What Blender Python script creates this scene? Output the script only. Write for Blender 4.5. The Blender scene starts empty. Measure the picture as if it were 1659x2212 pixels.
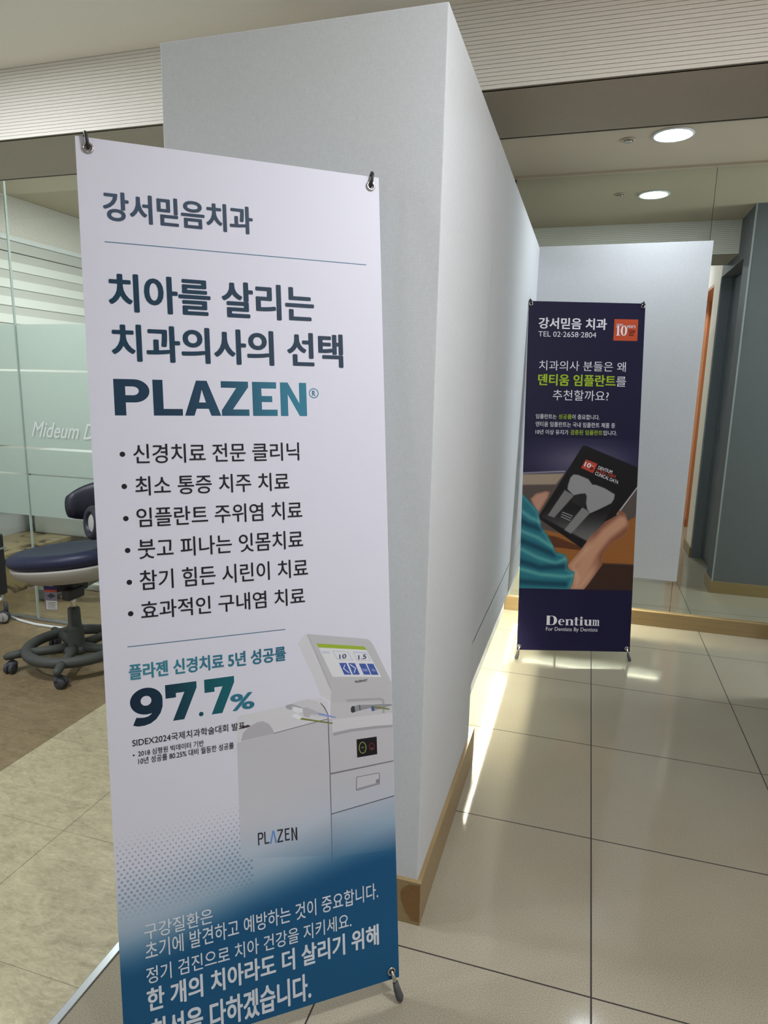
import bpy, bmesh, math, random
import numpy as np
from mathutils import Vector, Matrix
from mathutils.geometry import tessellate_polygon

random.seed(4)
PI = math.pi
scene = bpy.context.scene
col = scene.collection

# ------------------------------------------------------------------ camera
CAM_H = 1.42
cam_data = bpy.data.cameras.new("camera")
cam = bpy.data.objects.new("camera", cam_data)
col.objects.link(cam)
R = Matrix(((0.95591928, -0.07619718, 0.28357065),
            (0.29281213, 0.17536011, -0.93995207),
            (0.02189472, 0.98155123, 0.18994157)))
cam.matrix_world = Matrix.Translation((0, 0, CAM_H)) @ R.to_4x4()
cam_data.sensor_fit = 'HORIZONTAL'
cam_data.sensor_width = 36.0
cam_data.lens = 1436.5 / 1659 * 36.0
cam_data.clip_start = 0.02
scene.camera = cam

# ------------------------------------------------------------------ world, exposure
world = bpy.data.worlds.new("world")
scene.world = world
world.use_nodes = True
world.node_tree.nodes["Background"].inputs[0].default_value = (0.55, 0.56, 0.58, 1)
world.node_tree.nodes["Background"].inputs[1].default_value = 0.05
vs = scene.view_settings
vs.view_transform = 'Standard'
vs.look = 'None'
vs.gamma = 1
vs.use_curve_mapping = False
vs.exposure = 0.06
scene.cycles.caustics_reflective = True
scene.cycles.caustics_refractive = False
scene.cycles.sample_clamp_indirect = 6
scene.cycles.max_bounces = 10
scene.cycles.transparent_max_bounces = 12

# ------------------------------------------------------------------ unseen lights at ceiling height, added and placed to light the view
def unseen_lamp(x, y, z, size, power, rgb=(1.0, 0.97, 0.93)):
    """added round light at ceiling height, out of view, shining down"""
    l = bpy.data.lights.new("unseen_lamp", 'AREA')
    l.shape = 'DISK'
    l.size = size
    l.energy = power
    l.color = rgb
    o = bpy.data.objects.new("unseen_lamp", l)
    o.location = (x, y, z)
    col.objects.link(o)
    return o
COOL = (0.90, 0.94, 1.0)
unseen_lamp(0.62, 0.95, 2.635, 0.25, 33, COOL)
unseen_lamp(0.50, -1.1, 2.635, 0.25, 3, COOL)
unseen_lamp(1.90, -0.6, 2.635, 0.25, 32, COOL)
unseen_lamp(-2.3, 1.45, 2.635, 0.30, 32, COOL)
unseen_lamp(-3.0, 0.2, 2.635, 0.30, 32, COOL)
unseen_lamp(-1.8, -1.3, 2.635, 0.30, 2.5, COOL)
unseen_lamp(-2.7, 3.7, 2.60, 0.35, 26, (0.96, 1.0, 0.985))
unseen_lamp(-2.0, 4.6, 2.60, 0.35, 16, (0.96, 1.0, 0.985))
unseen_lamp(1.9, 3.7, 2.60, 0.25, 12, (0.86, 0.93, 1.0))
w_ = bpy.data.lights.new("passage_fill", 'AREA')      # added fill brightening the corridor's far end; the side passage has no window
w_.shape = 'RECTANGLE'
w_.size, w_.size_y = 1.6, 0.7
w_.energy = 34
w_.color = (0.88, 0.94, 1.0)
wo_ = bpy.data.objects.new("passage_fill", w_)
wo_.location = (3.07, 3.76, 1.45)
wo_.rotation_euler = (0, math.radians(90), 0)
col.objects.link(wo_)
DOWNLIGHT = 130.0          # the visible downlight
STRIP = 130.0              # light strip under the hanging wall

# ------------------------------------------------------------------ materials
def lin(c):
    c = c / 255.0
    return c / 12.92 if c <= 0.04045 else ((c + 0.055) / 1.055) ** 2.4
def rgb(r, g, b):
    return (lin(r), lin(g), lin(b), 1.0)

def base_mat(name, color, rough=0.5, metal=0.0, spec=0.5):
    m = bpy.data.materials.new(name)
    m.use_nodes = True
    b = m.node_tree.nodes["Principled BSDF"]
    b.inputs["Base Color"].default_value = color
    b.inputs["Roughness"].default_value = rough
    b.inputs["Metallic"].default_value = metal
    b.inputs["Specular IOR Level"].default_value = spec
    return m, m.node_tree, b

def N(nt, kind, **kw):
    n = nt.nodes.new(kind)
    for k, v in kw.items():
        setattr(n, k, v)
    return n

def math_node(nt, op, a, b=None):
    n = N(nt, "ShaderNodeMath", operation=op)
    for i, v in enumerate((a, b)):
        if v is None:
            continue
        if isinstance(v, (int, float)):
            n.inputs[i].default_value = v
        else:
            nt.links.new(v, n.inputs[i])
    return n.outputs[0]

def mix_color(nt, fac, a, b, mode='MIX'):
    n = N(nt, "ShaderNodeMix", data_type='RGBA', blend_type=mode)
    for sock, v in ((n.inputs[0], fac), (n.inputs[6], a), (n.inputs[7], b)):
        if isinstance(v, (int, float)):
            sock.default_value = v
        elif isinstance(v, tuple):
            sock.default_value = v
        else:
            nt.links.new(v, sock)
    return n.outputs[2]

def grain_mat(name, color, rough=0.6, scale=300, amount=0.06, bump=0.0, spec=0.4, metal=0.0):
    """plain surface with a fine procedural grain"""
    m, nt, b = base_mat(name, color, rough, metal, spec)
    pos = N(nt, "ShaderNodeNewGeometry").outputs["Position"]
    t = N(nt, "ShaderNodeTexNoise")
    t.inputs["Scale"].default_value = scale
    t.inputs["Detail"].default_value = 3
    nt.links.new(pos, t.inputs["Vector"])
    dark = tuple(c * (1 - amount * 2) for c in color[:3]) + (1,)
    lite = tuple(min(1, c * (1 + amount * 2)) for c in color[:3]) + (1,)
    nt.links.new(mix_color(nt, t.outputs["Fac"], dark, lite), b.inputs["Base Color"])
    if bump:
        bp = N(nt, "ShaderNodeBump")
        bp.inputs["Strength"].default_value = bump
        bp.inputs["Distance"].default_value = 0.002
        nt.links.new(t.outputs["Fac"], bp.inputs["Height"])
        nt.links.new(bp.outputs["Normal"], b.inputs["Normal"])
    return m

def wallpaper(name, color, amount=0.05):
    """fine woven wallpaper: two crossed stretched noises"""
    m, nt, b = base_mat(name, color, 0.75, 0, 0.25)
    pos = N(nt, "ShaderNodeNewGeometry").outputs["Position"]
    outs = []
    for sc in ((420, 420, 60), (90, 90, 520)):
        mp = N(nt, "ShaderNodeMapping")
        mp.inputs["Scale"].default_value = sc
        nt.links.new(pos, mp.inputs["Vector"])
        t = N(nt, "ShaderNodeTexNoise")
        t.inputs["Scale"].default_value = 1.0
        t.inputs["Detail"].default_value = 2
        nt.links.new(mp.outputs[0], t.inputs["Vector"])
        outs.append(t.outputs["Fac"])
    f = math_node(nt, 'MULTIPLY', math_node(nt, 'ADD', outs[0], outs[1]), 0.5)
    dark = tuple(c * (1 - amount * 3) for c in color[:3]) + (1,)
    lite = tuple(min(1, c * (1 + amount * 3)) for c in color[:3]) + (1,)
    nt.links.new(mix_color(nt, f, dark, lite), b.inputs["Base Color"])
    bp = N(nt, "ShaderNodeBump")
    bp.inputs["Strength"].default_value = 0.25
    bp.inputs["Distance"].default_value = 0.001
    nt.links.new(f, bp.inputs["Height"])
    nt.links.new(bp.outputs["Normal"], b.inputs["Normal"])
    return m

def grid_line(nt, coord, offset, pitch, half):
    """1 on a joint line, 0 elsewhere"""
    a = math_node(nt, 'DIVIDE', math_node(nt, 'SUBTRACT', coord, offset), pitch)
    d = math_node(nt, 'ABSOLUTE', math_node(nt, 'SUBTRACT', a, math_node(nt, 'ROUND', a)))
    return math_node(nt, 'LESS_THAN', d, half / pitch)

def tile_floor_mat():
    m, nt, b = base_mat("polished_tile", rgb(160, 154, 140), 0.16, 0, 0.45)
    geo = N(nt, "ShaderNodeNewGeometry").outputs["Position"]
    sep = N(nt, "ShaderNodeSeparateXYZ")
    nt.links.new(geo, sep.inputs[0])
    t = N(nt, "ShaderNodeTexNoise")
    t.inputs["Scale"].default_value = 420
    t.inputs["Detail"].default_value = 2
    nt.links.new(geo, t.inputs["Vector"])
    t2 = N(nt, "ShaderNodeTexNoise")
    t2.inputs["Scale"].default_value = 2.3
    t2.inputs["Detail"].default_value = 4
    nt.links.new(geo, t2.inputs["Vector"])
    ramp = N(nt, "ShaderNodeValToRGB")
    ramp.color_ramp.elements[0].position = 0.32
    ramp.color_ramp.elements[0].color = rgb(138, 132, 118)
    ramp.color_ramp.elements[1].position = 0.68
    ramp.color_ramp.elements[1].color = rgb(178, 172, 157)
    nt.links.new(t.outputs["Fac"], ramp.inputs[0])
    c2 = mix_color(nt, t2.outputs["Fac"], rgb(235, 228, 216), rgb(255, 255, 250))
    c = mix_color(nt, 1.0, ramp.outputs[0], c2, 'MULTIPLY')
    gx = grid_line(nt, sep.outputs[0], 0.110, 0.6165, 0.0021)
    gy = grid_line(nt, sep.outputs[1], 1.425, 0.5925, 0.0021)
    g = math_node(nt, 'MAXIMUM', gx, gy)
    nt.links.new(mix_color(nt, g, c, rgb(44, 38, 34)), b.inputs["Base Color"])
    rr = math_node(nt, 'ADD', math_node(nt, 'MULTIPLY', g, 0.6), 0.085)
    nt.links.new(rr, b.inputs["Roughness"])
    return m

def vinyl_floor_mat():
    m, nt, b = base_mat("stone_vinyl", rgb(150, 140, 118), 0.42, 0, 0.35)
    geo = N(nt, "ShaderNodeNewGeometry").outputs["Position"]
    sep = N(nt, "ShaderNodeSeparateXYZ")
    nt.links.new(geo, sep.inputs[0])
    def noise(scale, detail, dist, vec=(1, 1, 1)):
        mp = N(nt, "ShaderNodeMapping")
        mp.inputs["Scale"].default_value = vec
        nt.links.new(geo, mp.inputs["Vector"])
        t = N(nt, "ShaderNodeTexNoise")
        t.inputs["Scale"].default_value = scale
        t.inputs["Detail"].default_value = detail
        t.inputs["Roughness"].default_value = 0.65
        t.inputs["Distortion"].default_value = dist
        nt.links.new(mp.outputs[0], t.inputs["Vector"])
        return t.outputs["Fac"]
    n1 = noise(7, 8, 1.2, (1.0, 2.2, 1))
    n2 = noise(38, 6, 1.0, (1.0, 2.6, 1))
    ramp = N(nt, "ShaderNodeValToRGB")
    cr = ramp.color_ramp
    cr.elements[0].position = 0.25
    cr.elements[0].color = rgb(130, 120, 94)
    cr.elements[1].position = 0.75
    cr.elements[1].color = rgb(204, 194, 160)
    nt.links.new(math_node(nt, 'MULTIPLY', math_node(nt, 'ADD', n1, n2), 0.5), ramp.inputs[0])
    flecks = N(nt, "ShaderNodeValToRGB")
    flecks.color_ramp.elements[0].position = 0.62
    flecks.color_ramp.elements[0].color = (0, 0, 0, 1)
    flecks.color_ramp.elements[1].position = 0.75
    flecks.color_ramp.elements[1].color = (1, 1, 1, 1)
    nt.links.new(n2, flecks.inputs[0])
    c = mix_color(nt, math_node(nt, 'MULTIPLY', flecks.outputs[0], 0.45), ramp.outputs[0], rgb(205, 200, 178))
    # tiles laid beyond this joint are a browner batch
    brown = math_node(nt, 'LESS_THAN', sep.outputs[0], -1.955)
    c = mix_color(nt, math_node(nt, 'MULTIPLY', brown, 0.85), c, mix_color(nt, 1.0, c, rgb(178, 160, 144), 'MULTIPLY'))
    gx = grid_line(nt, sep.outputs[0], -1.955, 0.457, 0.0012)
    gy = grid_line(nt, sep.outputs[1], 1.07, 0.443, 0.0009)
    g = math_node(nt, 'MAXIMUM', gx, math_node(nt, 'MULTIPLY', gy, 0.8))
    nt.links.new(mix_color(nt, math_node(nt, 'MULTIPLY', g, 0.75), c, rgb(70, 62, 48)), b.inputs["Base Color"])
    bp = N(nt, "ShaderNodeBump")
    bp.inputs["Strength"].default_value = 0.15
    bp.inputs["Distance"].default_value = 0.002
    nt.links.new(n2, bp.inputs["Height"])
    nt.links.new(bp.outputs["Normal"], b.inputs["Normal"])
    return m

def wood_mat(name, c0, c1, rough=0.35):
    m, nt, b = base_mat(name, c0, rough, 0, 0.4)
    geo = N(nt, "ShaderNodeNewGeometry").outputs["Position"]
    mp = N(nt, "ShaderNodeMapping")
    mp.inputs["Scale"].default_value = (1.5, 1.5, 90)
    nt.links.new(geo, mp.inputs["Vector"])
    t = N(nt, "ShaderNodeTexNoise")
    t.inputs["Scale"].default_value = 2.0
    t.inputs["Detail"].default_value = 5
    nt.links.new(mp.outputs[0], t.inputs["Vector"])
    nt.links.new(mix_color(nt, t.outputs["Fac"], c0, c1), b.inputs["Base Color"])
    return m

def marble_mat():
    m, nt, b = base_mat("brown_marble", rgb(150, 132, 98), 0.3, 0, 0.5)
    geo = N(nt, "ShaderNodeNewGeometry").outputs["Position"]
    t = N(nt, "ShaderNodeTexNoise")
    t.inputs["Scale"].default_value = 5
    t.inputs["Detail"].default_value = 6
    t.inputs["Distortion"].default_value = 2.5
    nt.links.new(geo, t.inputs["Vector"])
    r = N(nt, "ShaderNodeValToRGB")
    r.color_ramp.elements[0].position = 0.38
    r.color_ramp.elements[0].color = rgb(90, 74, 52)
    r.color_ramp.elements[1].position = 0.5
    r.color_ramp.elements[1].color = rgb(168, 150, 112)
    nt.links.new(t.outputs["Fac"], r.inputs[0])
    nt.links.new(r.outputs[0], b.inputs["Base Color"])
    return m

def emission_mat(name, color, strength):
    m = bpy.data.materials.new(name)
    m.use_nodes = True
    nt = m.node_tree
    nt.nodes.clear()
    e = N(nt, "ShaderNodeEmission")
    e.inputs[0].default_value = color
    e.inputs[1].default_value = strength
    o = N(nt, "ShaderNodeOutputMaterial")
    nt.links.new(e.outputs[0], o.inputs[0])
    return m

def glass_mat(name, tint, gloss=1.0):
    """thin clear pane: straight-through light plus a Fresnel reflection"""
    m = bpy.data.materials.new(name)
    m.use_nodes = True
    nt = m.node_tree
    nt.nodes.clear()
    tr = N(nt, "ShaderNodeBsdfTransparent")
    tr.inputs[0].default_value = tint
    gl = N(nt, "ShaderNodeBsdfGlossy")
    gl.inputs["Roughness"].default_value = 0.02
    fr = N(nt, "ShaderNodeFresnel")
    # the far side of a thin pane reflects like its near side
    back = N(nt, "ShaderNodeNewGeometry").outputs["Backfacing"]
    nt.links.new(math_node(nt, 'ADD', 1.45, math_node(nt, 'MULTIPLY', back, 1 / 1.45 - 1.45)), fr.inputs[0])
    mx = N(nt, "ShaderNodeMixShader")
    nt.links.new(math_node(nt, 'MULTIPLY', fr.outputs[0], gloss), mx.inputs[0])
    nt.links.new(tr.outputs[0], mx.inputs[1])
    nt.links.new(gl.outputs[0], mx.inputs[2])
    o = N(nt, "ShaderNodeOutputMaterial")
    nt.links.new(mx.outputs[0], o.inputs[0])
    return m

def film_mat(name, color, clear=0.10):
    """frosted vinyl film: scatters the light coming through it"""
    m = bpy.data.materials.new(name)
    m.use_nodes = True
    nt = m.node_tree
    nt.nodes.clear()
    geo = N(nt, "ShaderNodeNewGeometry").outputs["Position"]
    t = N(nt, "ShaderNodeTexNoise")
    t.inputs["Scale"].default_value = 120
    nt.links.new(geo, t.inputs["Vector"])
    c = mix_color(nt, t.outputs["Fac"], tuple(v * 0.92 for v in color[:3]) + (1,), color)
    tl = N(nt, "ShaderNodeBsdfTranslucent")
    df = N(nt, "ShaderNodeBsdfDiffuse")
    nt.links.new(c, tl.inputs[0])
    nt.links.new(c, df.inputs[0])
    m1 = N(nt, "ShaderNodeMixShader")
    m1.inputs[0].default_value = 0.4
    nt.links.new(tl.outputs[0], m1.inputs[1])
    nt.links.new(df.outputs[0], m1.inputs[2])
    tr = N(nt, "ShaderNodeBsdfTransparent")
    tr.inputs[0].default_value = (0.9, 1, 0.95, 1)
    m2 = N(nt, "ShaderNodeMixShader")
    m2.inputs[0].default_value = clear
    nt.links.new(m1.outputs[0], m2.inputs[1])
    nt.links.new(tr.outputs[0], m2.inputs[2])
    o = N(nt, "ShaderNodeOutputMaterial")
    nt.links.new(m2.outputs[0], o.inputs[0])
    return m

def mirror_mat():
    m = bpy.data.materials.new("mirror_silver")
    m.use_nodes = True
    nt = m.node_tree
    nt.nodes.clear()
    g = N(nt, "ShaderNodeBsdfGlossy")
    g.inputs["Color"].default_value = (0.80, 0.85, 0.80, 1)
    g.inputs["Roughness"].default_value = 0.0
    o = N(nt, "ShaderNodeOutputMaterial")
    nt.links.new(g.outputs[0], o.inputs[0])
    return m

def print_mat(name, rough=0.5, through=0.10):
    """printed banner fabric: ink from the print's own colours, a little light passes through the cloth"""
    m = bpy.data.materials.new(name)
    m.use_nodes = True
    nt = m.node_tree
    b = nt.nodes["Principled BSDF"]
    a = N(nt, "ShaderNodeAttribute", attribute_name="ink")
    geo = N(nt, "ShaderNodeNewGeometry").outputs["Position"]
    t = N(nt, "ShaderNodeTexNoise")
    t.inputs["Scale"].default_value = 900
    nt.links.new(geo, t.inputs["Vector"])
    g = mix_color(nt, t.outputs["Fac"], (0.93, 0.93, 0.93, 1), (1.0, 1.0, 1.0, 1))
    c = mix_color(nt, 1.0, a.outputs["Color"], g, 'MULTIPLY')
    nt.links.new(c, b.inputs["Base Color"])
    b.inputs["Roughness"].default_value = rough
    b.inputs["Specular IOR Level"].default_value = 0.25
    tl = N(nt, "ShaderNodeBsdfTranslucent")
    nt.links.new(c, tl.inputs[0])
    mx = N(nt, "ShaderNodeMixShader")
    mx.inputs[0].default_value = through
    nt.links.new(b.outputs[0], mx.inputs[1])
    nt.links.new(tl.outputs[0], mx.inputs[2])
    nt.links.new(mx.outputs[0], nt.nodes["Material Output"].inputs[0])
    return m

M = {}
M['tile'] = tile_floor_mat()
M['vinyl'] = vinyl_floor_mat()
M['paper'] = wallpaper("woven_wallpaper", rgb(202, 205, 207))
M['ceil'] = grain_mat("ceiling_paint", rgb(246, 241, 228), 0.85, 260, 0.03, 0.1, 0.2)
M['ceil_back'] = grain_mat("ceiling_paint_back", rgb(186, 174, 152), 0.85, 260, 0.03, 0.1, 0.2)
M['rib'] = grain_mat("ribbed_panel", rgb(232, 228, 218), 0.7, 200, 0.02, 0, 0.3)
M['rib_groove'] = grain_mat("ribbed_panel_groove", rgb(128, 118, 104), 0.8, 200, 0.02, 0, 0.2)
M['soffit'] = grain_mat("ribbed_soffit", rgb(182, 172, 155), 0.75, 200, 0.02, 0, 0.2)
M['base'] = wood_mat("brown_baseboard", rgb(128, 106, 72), rgb(160, 138, 98))
M['base_raw'] = grain_mat("baseboard_bare_patch", rgb(124, 92, 52), 0.7, 60, 0.08)
M['steel'] = grain_mat("brushed_strip", rgb(190, 194, 200), 0.28, 500, 0.05, 0, 0.5, 0.9)
M['chrome'] = grain_mat("chrome", rgb(200, 196, 192), 0.15, 200, 0.02, 0, 0.5, 1.0)
M['black_plastic'] = grain_mat("black_plastic", rgb(44, 42, 44), 0.5, 300, 0.05)
M['pole'] = grain_mat("dark_fibre_pole", rgb(40, 38, 40), 0.45, 300, 0.05)
M['rubber'] = grain_mat("grey_rubber", rgb(78, 78, 80), 0.6, 300, 0.05)
M['navy'] = grain_mat("navy_leatherette", rgb(36, 40, 64), 0.42, 350, 0.06, 0.15, 0.32)
M['navy2'] = grain_mat("navy_leatherette_dark", rgb(30, 32, 46), 0.45, 350, 0.06, 0.15, 0.5)
M['shell'] = grain_mat("grey_shell", rgb(166, 162, 154), 0.55, 200, 0.03)
M['base_grey'] = grain_mat("charcoal_base", rgb(72, 74, 70), 0.6, 300, 0.05, 0.1)
M['caster'] = grain_mat("caster_grey", rgb(64, 64, 70), 0.55, 300, 0.05)
M['disc_grey'] = grain_mat("cap_grey", rgb(176, 174, 170), 0.5, 200, 0.03)
M['cream'] = wallpaper("cream_wallpaper", rgb(236, 226, 212))
M['slate'] = wallpaper("slate_wallpaper", rgb(102, 104, 106), 0.04)
M['slate_door'] = grain_mat("slate_door", rgb(112, 118, 124), 0.45, 200, 0.04)
M['orange_door'] = grain_mat("orange_door", rgb(190, 116, 68), 0.5, 120, 0.04)
M['orange_light'] = grain_mat("orange_frame", rgb(222, 158, 122), 0.5, 120, 0.04)
M['white'] = grain_mat("white_gloss", rgb(226, 230, 228), 0.35, 200, 0.02)
M['blind'] = grain_mat("blind_fabric", rgb(226, 228, 220), 0.8, 400, 0.03)
M['blind_sheer'] = grain_mat("blind_sheer", rgb(196, 196, 188), 0.8, 400, 0.03)
M['marble'] = marble_mat()
M['glass'] = glass_mat("clear_glass", (0.945, 0.97, 0.955, 1))
M['edge'] = grain_mat("glass_edge", rgb(176, 190, 182), 0.2, 300, 0.05, 0, 0.6)
M['film'] = film_mat("frosted_film", (0.73, 0.775, 0.745, 1))
M['mirror'] = mirror_mat()
M['hose'] = grain_mat("grey_hose", rgb(112, 122, 124), 0.4, 200, 0.04)
M['sheet'] = print_mat("banner_print")
M['downlight'] = emission_mat("downlight_diffuser", (0.86, 0.93, 1.0, 1), DOWNLIGHT)
M['strip'] = emission_mat("light_strip_glow", (1.0, 0.95, 0.74, 1), STRIP)

# ------------------------------------------------------------------ mesh helpers
def link(name, bm, mats, parent=None, smooth=False):
    me = bpy.data.meshes.new(name)
    bm.normal_update()
    bm.to_mesh(me)
    bm.free()
    if not isinstance(mats, (list, tuple)):
        mats = [mats]
    for m in mats:
        me.materials.append(m)
    if smooth:
        for p in me.polygons:
            p.use_smooth = True
    o = bpy.data.objects.new(name, me)
    col.objects.link(o)
    if parent:
        o.parent = parent
    return o

def tag(o, label, cat, group=None):
    o["label"] = label
    o["category"] = cat
    if group:
        o["group"] = group
    return o

def structure(o, label=None, cat=None):
    o["kind"] = "structure"
    if label:
        o["label"] = label
    if cat:
        o["category"] = cat
    return o

def empty(name, loc, rot=(0, 0, 0)):
    o = bpy.data.objects.new(name, None)
    o.empty_display_size = 0.1
    o.location = loc
    o.rotation_euler = rot
    col.objects.link(o)
    return o

def box(bm, x0, x1, y0, y1, z0, z1, bevel=0.0, mi=0, seg=2):
    vs_ = [bm.verts.new(p) for p in ((x0, y0, z0), (x1, y0, z0), (x1, y1, z0), (x0, y1, z0),
                                     (x0, y0, z1), (x1, y0, z1), (x1, y1, z1), (x0, y1, z1))]
    fs = [bm.faces.new([vs_[i] for i in f]) for f in
          ((0, 3, 2, 1), (4, 5, 6, 7), (0, 1, 5, 4), (1, 2, 6, 5), (2, 3, 7, 6), (3, 0, 4, 7))]
    for f in fs:
        f.material_index = mi
    if bevel:
        es = list({e for f in fs for e in f.edges})
        r = bmesh.ops.bevel(bm, geom=es, offset=bevel, segments=seg, affect='EDGES', profile=0.6)
        for f in r['faces']:
            f.material_index = mi
    return fs

def frame_of(d):
    d = d.normalized()
    a = Vector((0, 0, 1)) if abs(d.z) < 0.9 else Vector((1, 0, 0))
    u = d.cross(a).normalized()
    return u, d.cross(u).normalized()

def tube(bm, pts, radii, seg=12, mi=0, cap=True):
    """swept round tube through pts; radii one value or one per point"""
    pts = [Vector(p) for p in pts]
    if isinstance(radii, (int, float)):
        radii = [radii] * len(pts)
    rings = []
    u = None
    for i, p in enumerate(pts):
        d = (pts[min(i + 1, len(pts) - 1)] - pts[max(i - 1, 0)]).normalized()
        if u is None:
            u, v = frame_of(d)
        else:
            u = (u - d * u.dot(d)).normalized()
            v = d.cross(u).normalized()
        rings.append([bm.verts.new(p + (u * math.cos(2 * PI * k / seg) + v * math.sin(2 * PI * k / seg)) * radii[i])
                      for k in range(seg)])
    for a, b in zip(rings, rings[1:]):
        for k in range(seg):
            f = bm.faces.new((a[k], a[(k + 1) % seg], b[(k + 1) % seg], b[k]))
            f.material_index = mi
    if cap:
        bm.faces.new(list(reversed(rings[0]))).material_index = mi
        bm.faces.new(rings[-1]).material_index = mi

def lathe(bm, profile, center=(0, 0, 0), seg=32, mi=0, mat=None):
    """profile = [(radius, height)] turned about the vertical axis"""
    c = Vector(center)
    rings = []
    for r, z in profile:
        if r < 1e-6:
            p = Vector((0, 0, z))
            rings.append([bm.verts.new((mat @ p if mat else p) + c)])
        else:
            ring = []
            for k in range(seg):
                p = Vector((r * math.cos(2 * PI * k / seg), r * math.sin(2 * PI * k / seg), z))
                ring.append(bm.verts.new((mat @ p if mat else p) + c))
            rings.append(ring)
    for a, b in zip(rings, rings[1:]):
        for k in range(seg):
            k2 = (k + 1) % seg
            if len(a) == 1 and len(b) == 1:
                continue
            if len(a) == 1:
                f = bm.faces.new((a[0], b[k2], b[k]))
            elif len(b) == 1:
                f = bm.faces.new((a[k], a[k2], b[0]))
            else:
                f = bm.faces.new((a[k], a[k2], b[k2], b[k]))
            f.material_index = mi

def torus(bm, center, R_, r, axis=Vector((0, 0, 1)), seg=40, ring=12, mi=0, squash=1.0):
    c = Vector(center)
    u, v = frame_of(axis)
    w = axis.normalized()
    rows = []
    for i in range(seg):
        a = 2 * PI * i / seg
        d = u * math.cos(a) + v * math.sin(a)
        rows.append([bm.verts.new(c + d * (R_ + r * math.cos(2 * PI * k / ring)) + w * (r * squash * math.sin(2 * PI * k / ring)))
                     for k in range(ring)])
    for i in range(seg):
        for k in range(ring):
            bm.faces.new((rows[i][k], rows[(i + 1) % seg][k], rows[(i + 1) % seg][(k + 1) % ring], rows[i][(k + 1) % ring])).material_index = mi

def slab(name, x0, x1, y0, y1, z0, z1, mat, parent=None, bevel=0.0):
    bm = bmesh.new()
    box(bm, x0, x1, y0, y1, z0, z1, bevel)
    return link(name, bm, mat, parent)

def ribbed(bm, axis, a0, a1, face, depth, z0, z1, pitch, groove, mi0=0, mi1=1):
    """vertical face of long ribs separated by sunk grooves; axis 'x' (face is a y value) or 'y' (face is an x value)"""
    n = max(1, round((z1 - z0) / pitch))
    p = (z1 - z0) / n
    s = 1 if depth > 0 else -1
    for i in range(n):
        za, zb = z0 + i * p + groove / 2, z0 + (i + 1) * p - groove / 2
        f0, f1 = sorted((face, face + depth))
        if axis == 'x':
            box(bm, a0, a1, f0, f1, za, zb, 0, mi0)
        else:
            box(bm, f0, f1, a0, a1, za, zb, 0, mi0)
    g0, g1 = sorted((face + s * 0.004, face + depth))
    if axis == 'x':
        box(bm, a0, a1, g0, g1, z0, z1, 0, mi1)
    else:
        box(bm, g0, g1, a0, a1, z0, z1, 0, mi1)

# ------------------------------------------------------------------ the room shell
CEIL, CEIL2, SOF = 2.645, 2.61, 2.38
BY0, BY1 = 2.41, 2.885          # the dropped beam
GY = 2.994                      # glass partition
MY = 4.195                      # mirror plane
XW = 0.93                       # right wall of the corridor
PX0, PX1, PY0 = -1.035, -0.341, 1.514

structure(slab("floor_tile", -1.028, 3.2, -2.8, 4.3, -0.08, 0, M['tile']), "polished beige tile floor of the corridor", "floor")
structure(slab("floor_vinyl", -4.6, -1.049, -2.8, 5.3, -0.08, 0, M['vinyl']), "mottled stone pattern vinyl floor left of the steel strip", "floor")
bm = bmesh.new()
box(bm, -1.049, -1.028, -2.8, PY0, -0.02, 0.004, 0.0015)
structure(link("trim_1", bm, M['steel']), "brushed metal strip between the tile and the vinyl floor", "threshold strip")

structure(slab("ceiling", -4.6, 3.2, -2.8, BY0 + 0.02, CEIL, CEIL + 0.1, M['ceil']), "beige painted ceiling", "ceiling")
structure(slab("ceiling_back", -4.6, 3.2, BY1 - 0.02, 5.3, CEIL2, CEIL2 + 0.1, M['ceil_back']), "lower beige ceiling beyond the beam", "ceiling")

# beam with finely ribbed cladding
bm = bmesh.new()
bx0, bx1 = -4.5, XW
ribbed(bm, 'x', bx0, bx1, BY0, 0.02, SOF, CEIL + 0.01, 0.0125, 0.0014)
ribbed(bm, 'x', bx0, bx1, BY1, -0.02, SOF, CEIL2 + 0.01, 0.0125, 0.0014)
n = 60
for i in range(n):
    ya = BY0 + 0.012 + (BY1 - BY0 - 0.024) * i / n
    yb = BY0 + 0.012 + (BY1 - BY0 - 0.024) * (i + 1) / n
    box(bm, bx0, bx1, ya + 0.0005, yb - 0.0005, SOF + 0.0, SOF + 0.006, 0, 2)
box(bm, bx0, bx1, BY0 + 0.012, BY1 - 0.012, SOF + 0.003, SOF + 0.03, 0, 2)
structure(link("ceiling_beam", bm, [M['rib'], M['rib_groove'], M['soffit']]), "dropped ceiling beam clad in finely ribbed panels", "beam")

# partition wall: a foot that stands on the floor and a longer part that hangs above it
bm = bmesh.new()
PT = 2.197
box(bm, PX0, PX1, PY0, 2.29, 0, PT, 0.0025)
box(bm, PX0, -0.43, 2.28, 4.16, 0, PT)
box(bm, -0.47, PX1, 2.285, 4.12, 0.50, PT - 0.0004)
box(bm, PX1 - 0.02, PX1, 2.285, 4.12, 0.335, 0.505)
structure(link("wall_partition", bm, M['paper']), "pale grey wallpapered partition wall, hanging above the floor past its near end", "partition wall")
bm = bmesh.new()
box(bm, PX1 - 0.02, 0.563, 4.085, 4.125, 0.318, 2.203, 0.0015)
structure(link("wall_panel", bm, M['paper']), "pale wallpapered panel hanging in front of the mirror", "wall panel")

bm = bmesh.new()
box(bm, PX0 - 0.006, PX1 - 0.021, PY0 - 0.012, PY0 + 0.02, 0, 0.128, 0.001)
box(bm, PX1 - 0.0215, PX1 + 0.012, PY0 - 0.0122, 2.36, 0, 0.1282, 0.001)
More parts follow.
